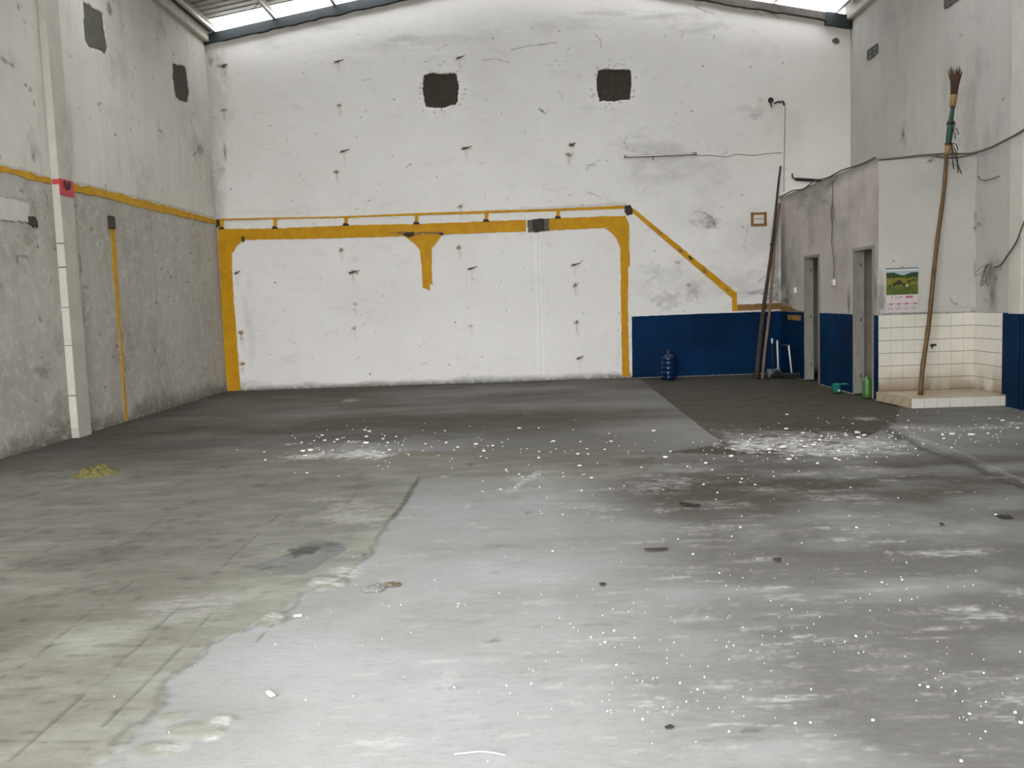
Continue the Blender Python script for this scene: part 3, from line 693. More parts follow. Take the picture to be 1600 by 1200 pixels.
# ================================================================== YELLOW PAINTED BANDS (trim)
TH = 0.012
def bpatch(name, pts, mat, parent, seed=1, jit=0.006, y=TH):
    o2 = rag([b2(*p) for p in pts], jit, 0.06, seed)
    return MB().prism([(p.x, D-y, p.y) for p in o2], (0, y+0.01, 0)).build(name, mat, parent)
T1 = struct(empty('trim_1', (0, 0, 0)))
bpatch('painted_beam', [(341,352),(345,358),(425,357),(545,352),(652,350),(757,346),(822,343.5),(822,361.5),(692,366.5),(620,370),(500,373),(381,375),(341,376)], M_YEL, T1, 1)
bpatch('painted_beam', [(858,342),(870,341),(977,337),(983,350),(983,357),(946,356),(858,360)], M_YEL, T1, 2)
bpatch('painted_column', [(341,374),(381,374.5),(370,385),(362,397),(363,430),(367,490),(374,580),(376,609),(357,611),(353,580),(345,450)], M_YEL, T1, 3, y=TH+0.001)
bpatch('painted_column', [(944,356),(983,354),(984,416),(981.5,418),(981,480),(982,540),(984,588),(972,589),(972,580),(970,480),(970,430),(969,388),(963,373),(955,363)], M_YEL, T1, 4, y=TH+0.001)
bpatch('painted_bracket', [(632,369.5),(692,366),(684,377),(675,388),(674.5,420),(676,446),(672,443),(671,455),(666,451),(661,450),(659,420),(656.5,391),(648,381)], M_YEL, T1, 5, jit=0.004, y=TH+0.001)
bpatch('painted_rail', [(340,342),(430,340),(540,338),(650,333),(760,329.5),(870,326),(977,321),(977,326),(870,330),(760,333.5),(650,336.5),(540,340.7),(430,342.5),(340,344.5)], M_YEL, T1, 6, jit=0.003)
for k, (x, y0, y1, w) in enumerate([(347,343,359,5),(430,341,358,6),(541,339,353,6),(651,335,351,6),(760,332,347,6),(872,328,342,6)]):
    st = bpatch('painted_stub', [(x-w,y0),(x+w,y0-0.4),(x+w*0.5,y0+3),(x+w*0.45,y1-4),(x+w,y1-0.4),(x-w,y1),(x-w*0.5,y1-4),(x-w*0.45,y0+3)], M_YEL, T1, 20+k, jit=0.002, y=TH+0.0005)
    bpatch('rust_mark', [(x-w*0.6,y1-5),(x+w*0.5,y1-4),(x+w*0.9,y1-0.5),(x-w,y1)], M_IRON, st, 30+k, jit=0.004, y=TH+0.0015)
bpatch('rust_mark', [(976,321),(985,320),(989,327),(988,334),(980,337),(976,331)], M_IRON, T1, 41, jit=0.01, y=TH+0.006)
bpatch('rust_mark', [(602,363),(640,362),(690,362),(694,367),(660,365),(646,370),(636,370),(625,366)], M_OCH, T1, 42, jit=0.008, y=TH+0.002)
bpatch('rust_mark', [(630,364),(646,362),(648,367),(640,371),(632,369)], M_IRON, T1, 43, jit=0.01, y=TH+0.003)
bpatch('rust_mark', [(684,364),(692,363),(694,367),(688,368)], M_IRON, T1, 44, jit=0.008, y=TH+0.003)
bpatch('rust_mark', [(377,370),(382,369),(383,377),(379,379)], M_IRON, T1, 45, jit=0.008, y=TH+0.003)
bpatch('rust_mark', [(337,344),(343,343),(344,353),(339,356)], M_IRON, T1, 46, jit=0.008, y=TH+0.003)
T2 = struct(empty('trim_2', (0, 0, 0)))
bpatch('painted_band', [(987,325),(993,328),(1151,458),(1152,486),(1144,486),(1144,466),(990,334)], M_OCH if False else M_YEL, T2, 7, jit=0.004)
bpatch('painted_band', [(1152,476),(1222,473),(1222,483.5),(1152,485.5)], M_OCH, T2, 8, jit=0.005)
for k, (x, y) in enumerate([(1031,363),(1062,391),(1078,403),(1100,424),(1135,452)]):
    bpatch('rust_mark', [(x-4,y-3),(x+1,y-3),(x+5,y+3),(x,y+3)], M_IRON if k == 2 else M_OCH, T2, 50+k, jit=0.008, y=TH+0.003)
def lpatch(name, pts, mat, parent, seed=1, jit=0.01, x=TH):
    o2 = rag([l2(*p) for p in pts], jit, 0.08, seed)
    return MB().prism([(XL+x, p.x, p.y) for p in o2], (-x-0.01, 0, 0)).build(name, mat, parent)
T3 = struct(empty('trim_3', (0, 0, 0)))
lpatch('painted_band', [(-90,239),(0,259),(30,266),(78,279),(78,288),(40,280),(20,272),(0,269),(-90,250)], M_YEL2, T3, 1, 0.012)
lpatch('painted_band', [(112,288),(150,294),(240,317),(337,344),(337,350),(280,338),(220,325),(160,308),(114,300)], M_YEL2, T3, 2, 0.012)
lpatch('painted_band', [(172,348),(178,348),(183,430),(188,520),(198,656),(195,658),(185,520),(176,420)], M_YEL2, T3, 3, 0.006)
# red patch round the pillar
zr0 = U(95, 291, X=PXI).z
RD = MB().box((PXI-0.002, PY0-0.006, zr0-0.10), (PXI+0.008, PY1+0.002, zr0+0.09)).build('red_patch', M_RED, pil)
MB().box((XL+0.01, PY0-0.008, zr0+0.02), (PXI+0.007, PY0+0.004, zr0+0.08)).build('red_patch', M_RED, pil)
MB().tube([(PXI+0.012, PY0+0.10, zr0+0.07), (PXI+0.03, PY0+0.11, zr0+0.0), (PXI+0.03, PY0+0.15, zr0-0.02), (PXI+0.03, PY0+0.19, zr0+0.01), (PXI+0.012, PY0+0.2, zr0+0.07)], 0.014, 6).build('iron_hook', M_IRON, RD)
# blue dado on the back wall
T4 = struct(empty('trim_4', (0, 0, 0)))
bpatch('blue_dado', [(987,494.5),(1100,490),(1221,486),(1226,600),(988,592)], M_BLUE, T4, 9, jit=0.003, y=0.006)
for o in list(T4.children):
    for v in o.data.vertices:
        if v.co.z < 0.0: v.co.z = 0.0
        if v.co.x > XB: v.co.x = XB

# ================================================================== WASHROOM BLOCK
D1 = (14.24, 15.0); D2 = (12.02, 12.76); DH = 1.99
uk = np.concatenate([np.linspace(YF, D2[0], 10)[:-1], np.linspace(*D2, 40)[:-1], np.linspace(D2[1], D1[0], 80)[:-1], np.linspace(*D1, 40)[:-1], np.linspace(D1[1], D, 75)])
vk = np.concatenate([np.linspace(-0.03, DH, 105)[:-1], np.linspace(DH, HT, 60)])
KS = Surf(uk, vk); UUk, VVk = np.meshgrid(uk, vk)
def k2(px, py): p = UK(px, py); return (p.y, p.z)
def kblob(ch, px, py, rx, ry, s=1, **k):
    u, v = k2(px, py); ru = abs(k2(px+rx, py)[0]-k2(px-rx, py)[0])/2; rv = ry/105.0
    KS.blob(ch, u, v, ru, rv, s, **k)
def kline(ch, pts, w, s=1, **k): KS.line(ch, [k2(*p) for p in pts], w*0.6, s*0.7, **k)
for (px, py, rx, ry, s) in [(1224,370,5,70,.6),(1228,440,7,50,.7),(1222,425,4,40,.7),(1230,470,12,20,.8),(1270,320,40,24,.35),(1285,295,30,14,.35),(1300,285,20,12,.4),(1250,315,14,16,.4),(1266,360,14,40,.3),(1330,350,40,40,.2),(1340,300,24,40,.2),(1302,330,5,30,.5),(1304,440,7,14,.35),
    (1326,470,3,26,.9),(1368,460,4,30,.8),(1369,440,4,50,.4),(1320,400,20,60,.15),(1240,400,20,60,.3),(1286,314,4,2,.9),(1365,402,3,1.5,.9)]:
    kblob(0, px, py, rx, ry, s, rag=0.7, soft=1.0)
kblob(1, 1228, 478, 12, 8, 0.8)
for seg, w, s in [([(1301,315),(1302,340),(1300,360),(1304,380),(1305,430)],0.02,.8),([(1290,294),(1302,284),(1310,275)],0.03,.8),([(1286,314),(1295,320),(1303,326)],0.015,.5),([(1246,300),(1247,340),(1246,400)],0.012,.3),([(1372,260),(1371,380)],0.01,.3)]:
    kline(0, seg, w, s, rag=0.8, wob=0.02)
nk = fbm(UUk*1.2, VVk*1.6, 91, 5)
KS.m[..., 0] = 1-(1-KS.m[..., 0])*(1-0.25*np.clip(nk*2.4-0.8, 0, 1)*np.clip((VVk-1)/0.6, 0, 1))
top = np.clip(1-(HT-VVk)/(0.05+0.3*nk), 0, 1); KS.m[..., 0] = 1-(1-KS.m[..., 0])*(1-0.5*top)
P = np.stack([XB+np.zeros_like(UUk)+(fbm(UUk*1.5, VVk*1.5, 95, 3)-0.5)*0.01, UUk, VVk], -1)
yc = (uk[:-1]+uk[1:])/2; zc = (vk[:-1]+vk[1:])/2
keep = ~(((yc[None, :] > D1[0]) & (yc[None, :] < D1[1]) | (yc[None, :] > D2[0]) & (yc[None, :] < D2[1])) & (zc[:, None] < DH))
wall_k = struct(grid_obj('wall_partition_left', P, KS.m, M_BLOCK, keep))
# front wall of the block
uf = np.linspace(XB, XR, 130); vf = np.linspace(-0.03, HT, 220)
QS = Surf(uf, vf); UUq, VVq = np.meshgrid(uf, vf)
def f2(px, py): p = UF(px, py); return (p.x, p.z)
def qblob(ch, px, py, rx, ry, s=1, **k):
    u, v = f2(px, py); QS.blob(ch, u, v, rx/120, ry/120, s, **k)
for (px, py, rx, ry, s) in [(1377,468,9,26,.65),(1376,455,6,34,.5),(1396,408,2.5,1.8,1),(1495,475,1.8,1.5,1),(1510,480,2,1.2,.7),(1525,330,3,60,.3),(1524,356,5,3,.9),(1500,258,24,10,.15),(1455,252,8,3,.5),(1490,480,30,8,.15),(1520,484,6,6,.4),(1450,280,60,30,.06)]:
    qblob(0, px, py, rx, ry, s, rag=0.7, soft=1.0)
for seg, w, s in [([(1372,491),(1430,489.5),(1526,488)],0.01,.8),([(1484,464),(1487,472),(1495,476)],0.006,.6),([(1449,254),(1455,250),(1461,252)],0.01,.6),([(1480,255),(1500,259)],0.01,.4)]:
    QS.line(0, [f2(*p) for p in seg], w, s, rag=0.8, wob=0.01)
eg = np.clip(1-(XR-UUq)/0.05, 0, 1)*np.clip(fbm(UUq*3, VVq*6, 33, 4)*3-1.4, 0, 1); QS.m[..., 0] = 1-(1-QS.m[..., 0])*(1-0.7*eg)
tp = np.clip(1-(HT-VVq)/0.05, 0, 1); QS.m[..., 0] = 1-(1-QS.m[..., 0])*(1-0.5*tp)
P = np.stack([UUq, YF+np.zeros_like(UUq), VVq], -1)
wall_f = struct(grid_obj('wall_partition_front', P, QS.m, M_FRONT))
# inner skins, roof slab and cross wall of the two washrooms
struct(MB().box((XB+0.005, YF+0.02, HT-0.10), (XR, D, HT-0.004)).build('ceiling_washroom', M_INNER))
cw = struct(MB().box((XB+0.10, 13.42, 0.0), (XR, 13.54, HT-0.1)).build('wall_washroom_cross', M_INNER))
mb = MB()
for a, b in ((YF+0.02, D2[0]), (D2[1], 13.42), (13.54, D1[0]), (D1[1], D)): mb.box((XB+0.02, a, 0), (XB+0.12, b, HT-0.1))
for a, b in (D1, D2): mb.box((XB+0.02, a, DH), (XB+0.12, b, HT-0.1))
struct(mb.build('wall_partition_inner', M_INNER))
for i in range(4):
    for j in range(7):
        MB().bbox((XB+0.13+i*0.28, 13.41, 0.02+j*0.22), (XB+0.40+i*0.28, 13.425, 0.23+j*0.22), 0.003).build('tile', M_INTILE, cw)
# door frames
def door_frame(n, d, lab):
    fr = struct(empty('door_%d' % n, (XB, d[0], 0)), lab)
    def part(name, a, b):
        MB().bbox(a, b, 0.005).build(name, M_FRAMEW, fr, None)
    def L(x, y, z): return (x, y-d[0], z)
    part('jamb', L(-0.018, d[1]-0.045, 0), L(0.125, d[1]+0.012, DH+0.02))
    part('jamb', L(-0.018, d[0]-0.012, 0), L(0.125, d[0]+0.045, DH+0.02))
    part('head', L(-0.018, d[0]+0.045, DH-0.03), L(0.125, d[1]-0.045, DH+0.02))
    part('stop_strip', L(0.085, d[1]-0.062, 0), L(0.122, d[1]-0.044, DH-0.03))
    for z in (0.22, 1.0, 1.75):
        MB().bbox(L(0.07, d[1]-0.050, z), L(0.085, d[1]-0.044, z+0.05), 0.002).build('hinge', M_IRON, fr)
    return fr
door_frame(1, D1, 'grey door frame without door leaf, nearer the dark poles')
door_frame(2, D2, 'grey door frame without door leaf, beside the calendar wall')
# blue dado of the block
T5 = struct(empty('trim_5', (0, 0, 0)))
for k, (a, b) in enumerate(((YF, D2[0]-0.012), (D2[1]+0.012, D1[0]-0.012), (D1[1]+0.012, D-0.006))):
    o2 = rag([(a, 0.0), (b, 0.0), (b, HB), (a, HB)], 0.003, 0.07, 60+k)
    MB().prism([(XB-0.012, min(max(p.x, a), b), max(p.y, 0.0)) for p in o2], (0.014, 0, 0)).build('blue_dado', M_BLUE, T5)
q0, q1 = k2(1232, 489), k2(1253, 501)
MB().box((XB-0.014, min(q0[0], q1[0]), q1[1]), (XB-0.010, max(q0[0], q1[0]), q0[1]-0.03)).build('scraped_patch', M_OCH, T5)
o2 = rag([(D1[1]+0.02, HB+0.01), (D-0.01, HB+0.01), (D-0.01, HB+0.09), (D1[1]+0.8, HB+0.08), (D1[1]+0.5, HB+0.03)], 0.006, 0.06, 66)
MB().prism([(XB-0.008, p.x, p.y) for p in o2], (0.01, 0, 0)).build('painted_band', M_OCH, T5)

# ---------- tiled recess
PH = 0.115; PYF = UG(1500, 636).y; PXL = UG(1423, 638).x
plat = struct(MB().prism([(XB-0.03, YF-0.02, 0), (PXL, PYF+0.012, 0), (XR, PYF+0.012, 0), (XR, YF-0.02, 0)], (0, 0, PH-0.006)).build('floor_platform', M_GROUT))
NC = 8; tw = (XR-XB)/NC; rowh = (HB-PH)/6
def tile_mesh(name, w, h, t, mat):
    return MB().bbox((0.002, -t, 0.002), (w-0.002, 0, h-0.002), 0.002).build(name, mat)
tmesh = MB().bbox((0.0008, -0.012, 0.0028), (tw-0.0008, 0.002, rowh-0.0028), 0.0012)
def mk(mb, mat):
    me = bpy.data.meshes.new('tile'); me.from_pydata(mb.v, [], mb.f); me.update(); me.materials.append(mat); return me
ME_T, ME_TD = mk(tmesh, M_TILE), mk(tmesh, M_TILED)
MB().box((XB+0.001, YF-0.004, PH), (XR, YF+0.002, HB)).build('grout_bed', M_GROUT, wall_f)
for j in range(6):
    for i in range(NC):
        dirty = False
        o = bpy.data.objects.new('tile', ME_TD if dirty else ME_T); COL.objects.link(o); o.parent = wall_f
        o.location = (XB+i*tw, YF-0.002+rnd.uniform(-0.0015, 0.0015), PH+j*rowh); o.rotation_euler = (rnd.uniform(-.006, .006), 0, rnd.uniform(-.006, .006))
YT0 = UR(1567, 560).y
nside = 5; tws = (YF-0.012-YT0)/nside
smesh = MB().bbox((0.0008, -0.012, 0.0028), (tws-0.0008, 0.002, rowh-0.0028), 0.0012)
ME_S, ME_SD = mk(smesh, M_TILE), mk(smesh, M_TILED)
MB().box((XR-0.010, YT0, PH), (XR-0.001, YF, HB)).build('grout_bed', M_GROUT, wall_right)
for j in range(6):
    for i in range(nside):
        o = bpy.data.objects.new('tile', ME_S); COL.objects.link(o); o.parent = wall_right
        o.location = (XR-0.008+rnd.uniform(-0.001, 0.001), YF-0.012-i*tws, PH+j*rowh); o.rotation_euler = (0, 0, -math.pi/2)
# riser and top tiles of the platform
nr = 8; rw = (XR-PXL)/nr
rm = mk(MB().bbox((0.002, -0.010, 0.0), (rw-0.002, 0.004, PH), 0.002), M_TILEC)
for i in range(nr):
    o = bpy.data.objects.new('tile', rm); COL.objects.link(o); o.parent = plat; o.location = (PXL+i*rw, PYF+0.008, 0.0)
A = Vector((XB-0.03, YF-0.02, 0)); B = Vector((PXL, PYF, 0)); L = (B-A).length; nl_ = 4; lw = L/nl_; dirv = (B-A)/L; ang = math.atan2(dirv.y, dirv.x)
lm = mk(MB().bbox((0.002, -0.006, 0.0), (lw-0.002, 0.004, PH), 0.002), M_TILED)
for i in range(nl_):
    o = bpy.data.objects.new('tile', lm); COL.objects.link(o); o.parent = plat; o.location = A+dirv*(i*lw); o.rotation_euler = (0, 0, ang)
nt_ = 4; th = (YF-0.02-PYF)/nt_
for j in range(nt_):
    ya, yb = PYF+j*th, PYF+(j+1)*th
    xl = PXL+(A.x-PXL)*((ya+yb)/2-PYF)/(A.y-PYF)+0.02; n = int((XR-xl)/tw)+1; w = (XR-xl)/n
    for i in range(n):
        MB().bbox((xl+i*w+0.002, ya+0.002, PH-0.008), (xl+(i+1)*w-0.002, yb-0.002, PH+0.002), 0.002).build('tile', M_TILED, plat)
MB().bbox((XR-0.006, PYF-0.02, 0), (XR+0.02, YT0, PH+0.02)).build('kerb_end', M_TILED, plat)
# blue dado on the right wall in front of the recess
T7 = struct(MB().box((XR-0.012, 10.862, 0), (XR+0.01, YT0-0.004, HB)).build('trim_7', M_BLUE))
T8 = struct(MB().box((XR-0.012, YFR, 0), (XR+0.01, 10.57, HB)).build('trim_8', M_BLUE))
# tap stub in the tiled wall
tp_ = UF(1455, 539)
tap = empty('water_tap', (tp_.x, YF-0.015, tp_.z))
MB().tube([(-0.0, 0, 0), (0, -0.05, 0)], 0.014, 8).build('pipe', M_IRON, tap)
MB().tube([(-0.035, -0.05, 0), (0.035, -0.05, 0.004)], [0.017, 0.013], 8).build('valve_body', M_DPLAST, tap)
MB().tube([(-0.025, -0.05, 0.0), (-0.025, -0.075, -0.03)], 0.01, 8).build('spout', M_DPLAST, tap)
tag(tap, 'small dark tap stub sticking out of the white tiles', 'tap')

# ================================================================== ROOF
ceil = struct(empty('ceiling', (0, 0, 0)))
RO = 0.275           # roof sheet above the underside of the gable beam
SW = 0.80
def slope_pts(side, t): # t metres along slope plan from eave
    pass
def sheet(name, y0, y1, side, mat):
    nx = 2; prof = []; n = 4; pw = (y1-y0)/n
    for i in range(n):
        a = y0+i*pw; prof += [(a, 0.0), (a+pw*0.70, 0.0), (a+pw*0.78, 0.03), (a+pw*0.92, 0.03)]
    prof.append((y1, 0.0))
    xs = (XL-0.4, XRIDGE) if side < 0 else (XRIDGE, XR+0.4)
    v = []; f = []
    for x in xs:
        z = gable(x, RO)
        for (y, h) in prof: v.append((x, y, z+h))
    m = len(prof)
    for i in range(m-1): f.append((i, i+1, m+i+1, m+i))
    return MB().add(v, f).build(name, mat, ceil)
yend = 16.98
k = 0; y1 = yend
while y1 > YFR-0.8:
    wdt = 0.98 if k == 0 else SW
    sky = k in (0, 6, 12)  # gable strip first; the other two are unseen, added to brighten upper walls
    for side in (-1, 1): sheet('skylight_sheet' if sky else 'roof_sheet', y1-wdt, y1+0.02, side, M_SKYL if sky else M_SHEET)
    y1 -= wdt; k += 1
def purlin(x, mat=M_STEEL):
    z = gable(x, RO)-0.005; w = 0.06; h = 0.11
    MB().add([], []).box((x-w/2, YFR-0.3, z-h), (x-w/2+0.006, D+0.5, z)).box((x-w/2, YFR-0.3, z-h), (x+w/2, D+0.05, z-h+0.006)).box((x-w/2, YFR-0.3, z-0.006), (x+w/2, D+0.05, z)).build('purlin', mat, ceil)
for s in (-1, 1):
    for i in range(5):
        x = (-5.31+i*1.065) if s < 0 else (5.50-i*1.065)
        purlin(x)
for px, py in ((0, 0),): pass
MB().tube([(XL+0.75, D-0.25, gable(XL+0.75, RO)-0.09), (XL+1.35, D-1.0, gable(XL+1.35, RO)-0.07), (XL+1.9, D-1.7, gable(XL+1.9, RO)-0.06)], 0.006, 5).build('tie_wire', M_IRON, ceil)
# ring beams on the long walls
struct(MB().bbox((XL-0.12, YFR, 6.14), (XL+0.10, D, 6.36), 0.015).build('trim_9', M_RING))
struct(MB().bbox((XR-0.10, YFR, 6.07), (XR+0.12, D, 6.34), 0.015).build('trim_10', M_RING))
for s, x in ((-1, XL+0.14), (1, XR-0.14)):
    MB().box((x-0.03, YFR, 6.30), (x+0.03, D, 6.38)).build('gutter_channel', M_BEAMG, ceil)
# raking beam along the gable
T6 = struct(empty('trim_6', (0, 0, 0)))
def rake(name, x0, x1, lo, hi, mat, seed, yy=0.09):
    n = max(2, int(abs(x1-x0)/0.12)); r = random.Random(seed)
    pts = [(x0+(x1-x0)*i/n, gable(x0+(x1-x0)*i/n, lo)+r.uniform(-0.012, 0.012)) for i in range(n+1)]
    pts += [(x1+(x0-x1)*i/n, gable(x1+(x0-x1)*i/n, hi)) for i in range(n+1)]
    return MB().prism([(p[0], D-yy, p[1]) for p in pts], (0, yy+0.06, 0)).build(name, mat, T6)
rake('raking_beam', XL, XRIDGE, 0.0, 0.162, M_BEAMG, 1)
rake('raking_beam', XRIDGE, XR-0.45, 0.0, 0.13, M_BEAMC, 2)
rake('beam_end', XR-0.45, XR, -0.07, 0.14, M_BEAMG, 3, 0.10)

# ================================================================== FITTINGS ON THE WALLS
# tube lamp
a, b = UB(975, 243.5), UB(1088, 242.5)
lamp = empty('tube_lamp', ((a.x+b.x)/2, D, (a.z+b.z)/2)); hl = (b.x-a.x)/2
MB().bbox((-hl, -0.035, -0.018), (hl, -0.004, 0.022), 0.004).build('batten', M_GPLAST, lamp)
MB().tube([(-hl+0.03, -0.05, 0.0), (hl-0.03, -0.05, 0.0)], 0.013, 10).build('glass_tube', M_WPLAST, lamp)
MB().bbox((hl-0.09, -0.06, -0.022), (hl, -0.004, 0.024), 0.004).build('end_cap', M_GPLAST, lamp)
MB().bbox((-hl, -0.06, -0.020), (-hl+0.03, -0.004, 0.022), 0.004).build('end_cap', M_GPLAST, lamp)
tag(lamp, 'unlit tube lamp fixed flat across the white back wall', 'lamp')
MB().tube([(0.35*hl-0.35, -0.01, -0.02), (0.35*hl-0.352, -0.02, -0.07)], 0.008, 6).build('screw_clip', M_IRON, lamp)
def cable(name, pts, r, mat, lab, sub=5):
    P_ = [Vector(p) for p in pts]; out = []
    for i in range(len(P_)-1):
        p0, p1, p2, p3 = P_[max(i-1, 0)], P_[i], P_[i+1], P_[min(i+2, len(P_)-1)]
        for k in range(sub):
            t = k/sub
            out.append(0.5*((2*p1)+(p2-p0)*t+(2*p0-5*p1+4*p2-p3)*t*t+(3*p1-p0-3*p2+p3)*t**3))
    out.append(P_[-1])
    o = MB().tube(out, r, 6).build(name, mat)
    if lab: tag(o, lab, 'cable')
    return o
cable('lamp_cable', [(UB(x, y).x, D-0.012, UB(x, y).z) for x, y in [(1088,243),(1110,243),(1135,245),(1150,241),(1175,243),(1200,240),(1222,239)]], 0.007, M_PALECABLE, 'thin grey cable running from the tube lamp to the wall pipe')
cable('wall_pipe', [(UB(x, y).x, D-0.014, UB(x, y).z) for x, y in [(1217,162),(1225,161),(1226.5,165),(1226,200),(1225,250),(1224.5,300)]], 0.007, M_PALECABLE, 'thin pale vertical pipe on the white back wall')
h = UB(1204, 157)
hole = empty('pipe_hole', (h.x, D, h.z))
MB().lathe([(0.0, 0), (0.04, 0.002), (0.052, 0.0)], (0, 0, 0), 14).build('socket', M_DPLAST, hole).rotation_euler = (math.pi/2, 0, 0)
MB().tube([(0, 0.0, -0.04), (0.01, -0.015, -0.13)], [0.02, 0.008], 6).build('drip', M_IRON, hole)
hole.location.y = D-0.012
tag(hole, 'round black pipe hole high on the back wall', 'pipe hole')
p0, p1, p2 = UB(1209, 162), UB(1214, 160), UB(1223, 159)
tag(MB().tube([(p0.x, D-0.01, p0.z), (p1.x, D-0.03, p1.z), (p2.x, D-0.035, p2.z), (p2.x+0.01, D-0.03, p2.z-0.07)], 0.016, 6).build('iron_bracket', M_IRON), 'short dark iron bracket at the top of the thin wall pipe', 'bracket')
# bent rod lying on the block roof
q = [(1238,271.5),(1238,276),(1240.5,279),(1244,280)]
rod = empty('bent_rod', (0, 0, 0)); yr = D-0.05
# stands out from the back wall, just above the washroom roof
pp = [U(x, y, Y=yr) for x, y in [(1238,271),(1238,276),(1240.5,279),(1246,280.3)]]
MB().tube(pp, 0.013, 6).build('hook', M_IRON, rod)
MB().tube([U(1243, 280, Y=yr), U(1284, 282.5, Y=yr)], 0.028, 8).build('rod', M_BLACK, rod)
tag(rod, 'black rod with a bent hook end above the washroom wall', 'rod')
# taped sheet
a, b = UB(1173, 354), UB(1198, 331)
note = empty('taped_notice', ((a.x+b.x)/2, D-0.006, (a.z+b.z)/2)); w, hh = (b.x-a.x)/2, (b.z-a.z)/2
MB().box((-w*0.86, -0.002, -hh*0.86), (w*0.86, 0.0, hh*0.86)).build('paper', M_PAPER, note)
MB().box((-w*0.5, -0.0035, 0.0), (w*0.52, -0.001, 0.012)).build('ink_line', M_INK, note)
for (x0, x1, z0, z1, dz) in ((-w, w, hh*0.62, hh*0.95, 0), (-w*0.95, w, -hh, -hh*0.62, 0), (-w*0.98, -w*0.64, -hh*0.96, hh, 0.001), (w*0.62, w*0.97, -hh*0.98, hh, 0.001)):
    MB().box((x0, -0.005-dz, z0), (x1, -0.002, z1)).build('tape_strip', M_TAPE, note)
tag(note, 'white notice edged with brown tape on the back wall', 'notice')
# switch and socket
def plate(name, px, py, lab, cat, rocker):
    p = UK(px, py); e = empty(name, (XB, p.y, p.z))
    MB().bbox((-0.03, -0.045, -0.045), (0.004, 0.045, 0.045), 0.006).build('plate', M_WPLAST, e)
    if rocker: MB().bbox((-0.036, -0.018, -0.025), (-0.028, 0.018, 0.025), 0.003).build('rocker', M_RING, e)
    else:
        for s in (-1, 1): MB().tube([(-0.032, s*0.01, 0), (-0.028, s*0.01, 0)], 0.004, 6).build('pin_hole', M_DPLAST, e)
    tag(e, lab, cat)
plate('light_switch', 1243.5, 453.5, 'small white light switch left of the first doorway', 'switch', True)
plate('wall_socket', 1304, 441.5, 'white socket between the two doorways below a cable', 'socket', False)
cable('socket_cable', [(XB-0.016, *k2(x, y)) for x, y in [(1304,434),(1304.5,415),(1303,395),(1301,375),(1302,352),(1300,335),(1302,318),(1303,300),(1302,285)]], 0.006, M_CABLE, 'dark cable hanging down the washroom wall to the socket')
# cables along the top edge of the block
top = [(XB-0.02, y, HT+dz) for y, dz in ((D-0.02, 0.0), (15.6, 0.02), (15.0, -0.02), (14.4, 0.03), (13.8, 0.0), (13.2, 0.02), (12.5, 0.0), (11.95, 0.01))]
cable('roof_edge_cable', top, 0.011, M_CABLE, 'dark cable along the top of the washroom wall with doorways')
cv = [UF(1372,250), UF(1400,247.5), UF(1440,243), UF(1480,240.5), UF(1515,240)]
ct = [(p.x, YF-0.02, p.z) for p in cv]+[tuple(U(1545,231.5, X=XR-0.05)), tuple(U(1570,219.5, X=XR-0.10)), tuple(U(1588,210, X=XR-0.14)), tuple(U(1604,200, X=XR-0.16)), tuple(U(1660,160, X=XR-0.1))]
cable('sagging_cable', ct, 0.013, M_CABLE, 'dark cable over the calendar wall rising to the right pillar')
cv2 = [U(x, y, Y=YF-0.035) for x, y in [(1455,242.5),(1475,246),(1495,246),(1515,242),(1530,237)]]
cable('loose_cable', cv2, 0.011, M_CABLE, 'short loose cable loop below the cable behind the broom')
# coil of wire on the right wall
cc = UR(1551, 412)
coil = empty('wire_coil', (XR-0.02, cc.y, cc.z))
r = random.Random(3)
for i in range(9):
    a0 = r.uniform(-2.7, 0.2) if i < 5 else r.uniform(-2.0, -1.1); le = r.uniform(0.16, 0.3); wd = r.uniform(0.05, 0.11); pts = []
    for k in range(15):
        t = 2*math.pi*k/14; u = (1-math.cos(t))/2*le; v = math.sin(t)*wd*0.5
        y = -(u*math.cos(a0)-v*math.sin(a0))*1.4; z = u*math.sin(a0)+v*math.cos(a0)
        pts.append((-0.012-0.006*i*0.5-0.01*math.sin(t*0.5), y, z))
    MB().tube(pts, 0.0042, 5).build('wire_loop', M_PALECABLE if i % 3 else M_CABLE, coil)
tag(coil, 'tangled coil of grey wire hanging on the wall beside the tiled recess', 'wire coil')
lead = cable('lead_wire', [tuple(U(x, y, X=XR-0.03)) for x, y in [(1553,418),(1563,414)]]+[tuple(U(x, y, X=XR-0.14)) for x, y in [(1575,398),(1588,378),(1598,352),(1612,320)]], 0.011, M_CABLE, None)
lead.parent = coil; lead.matrix_parent_inverse = Matrix.Translation(-coil.location)
cable('thin_wire', [tuple(U(x, y, X=XR-0.012)) for x, y in [(1528,275),(1533,280.5),(1540,281.5),(1550,279),(1562,275)]], 0.006, M_CABLE, 'thin drooping wire near the top of the recess side wall')
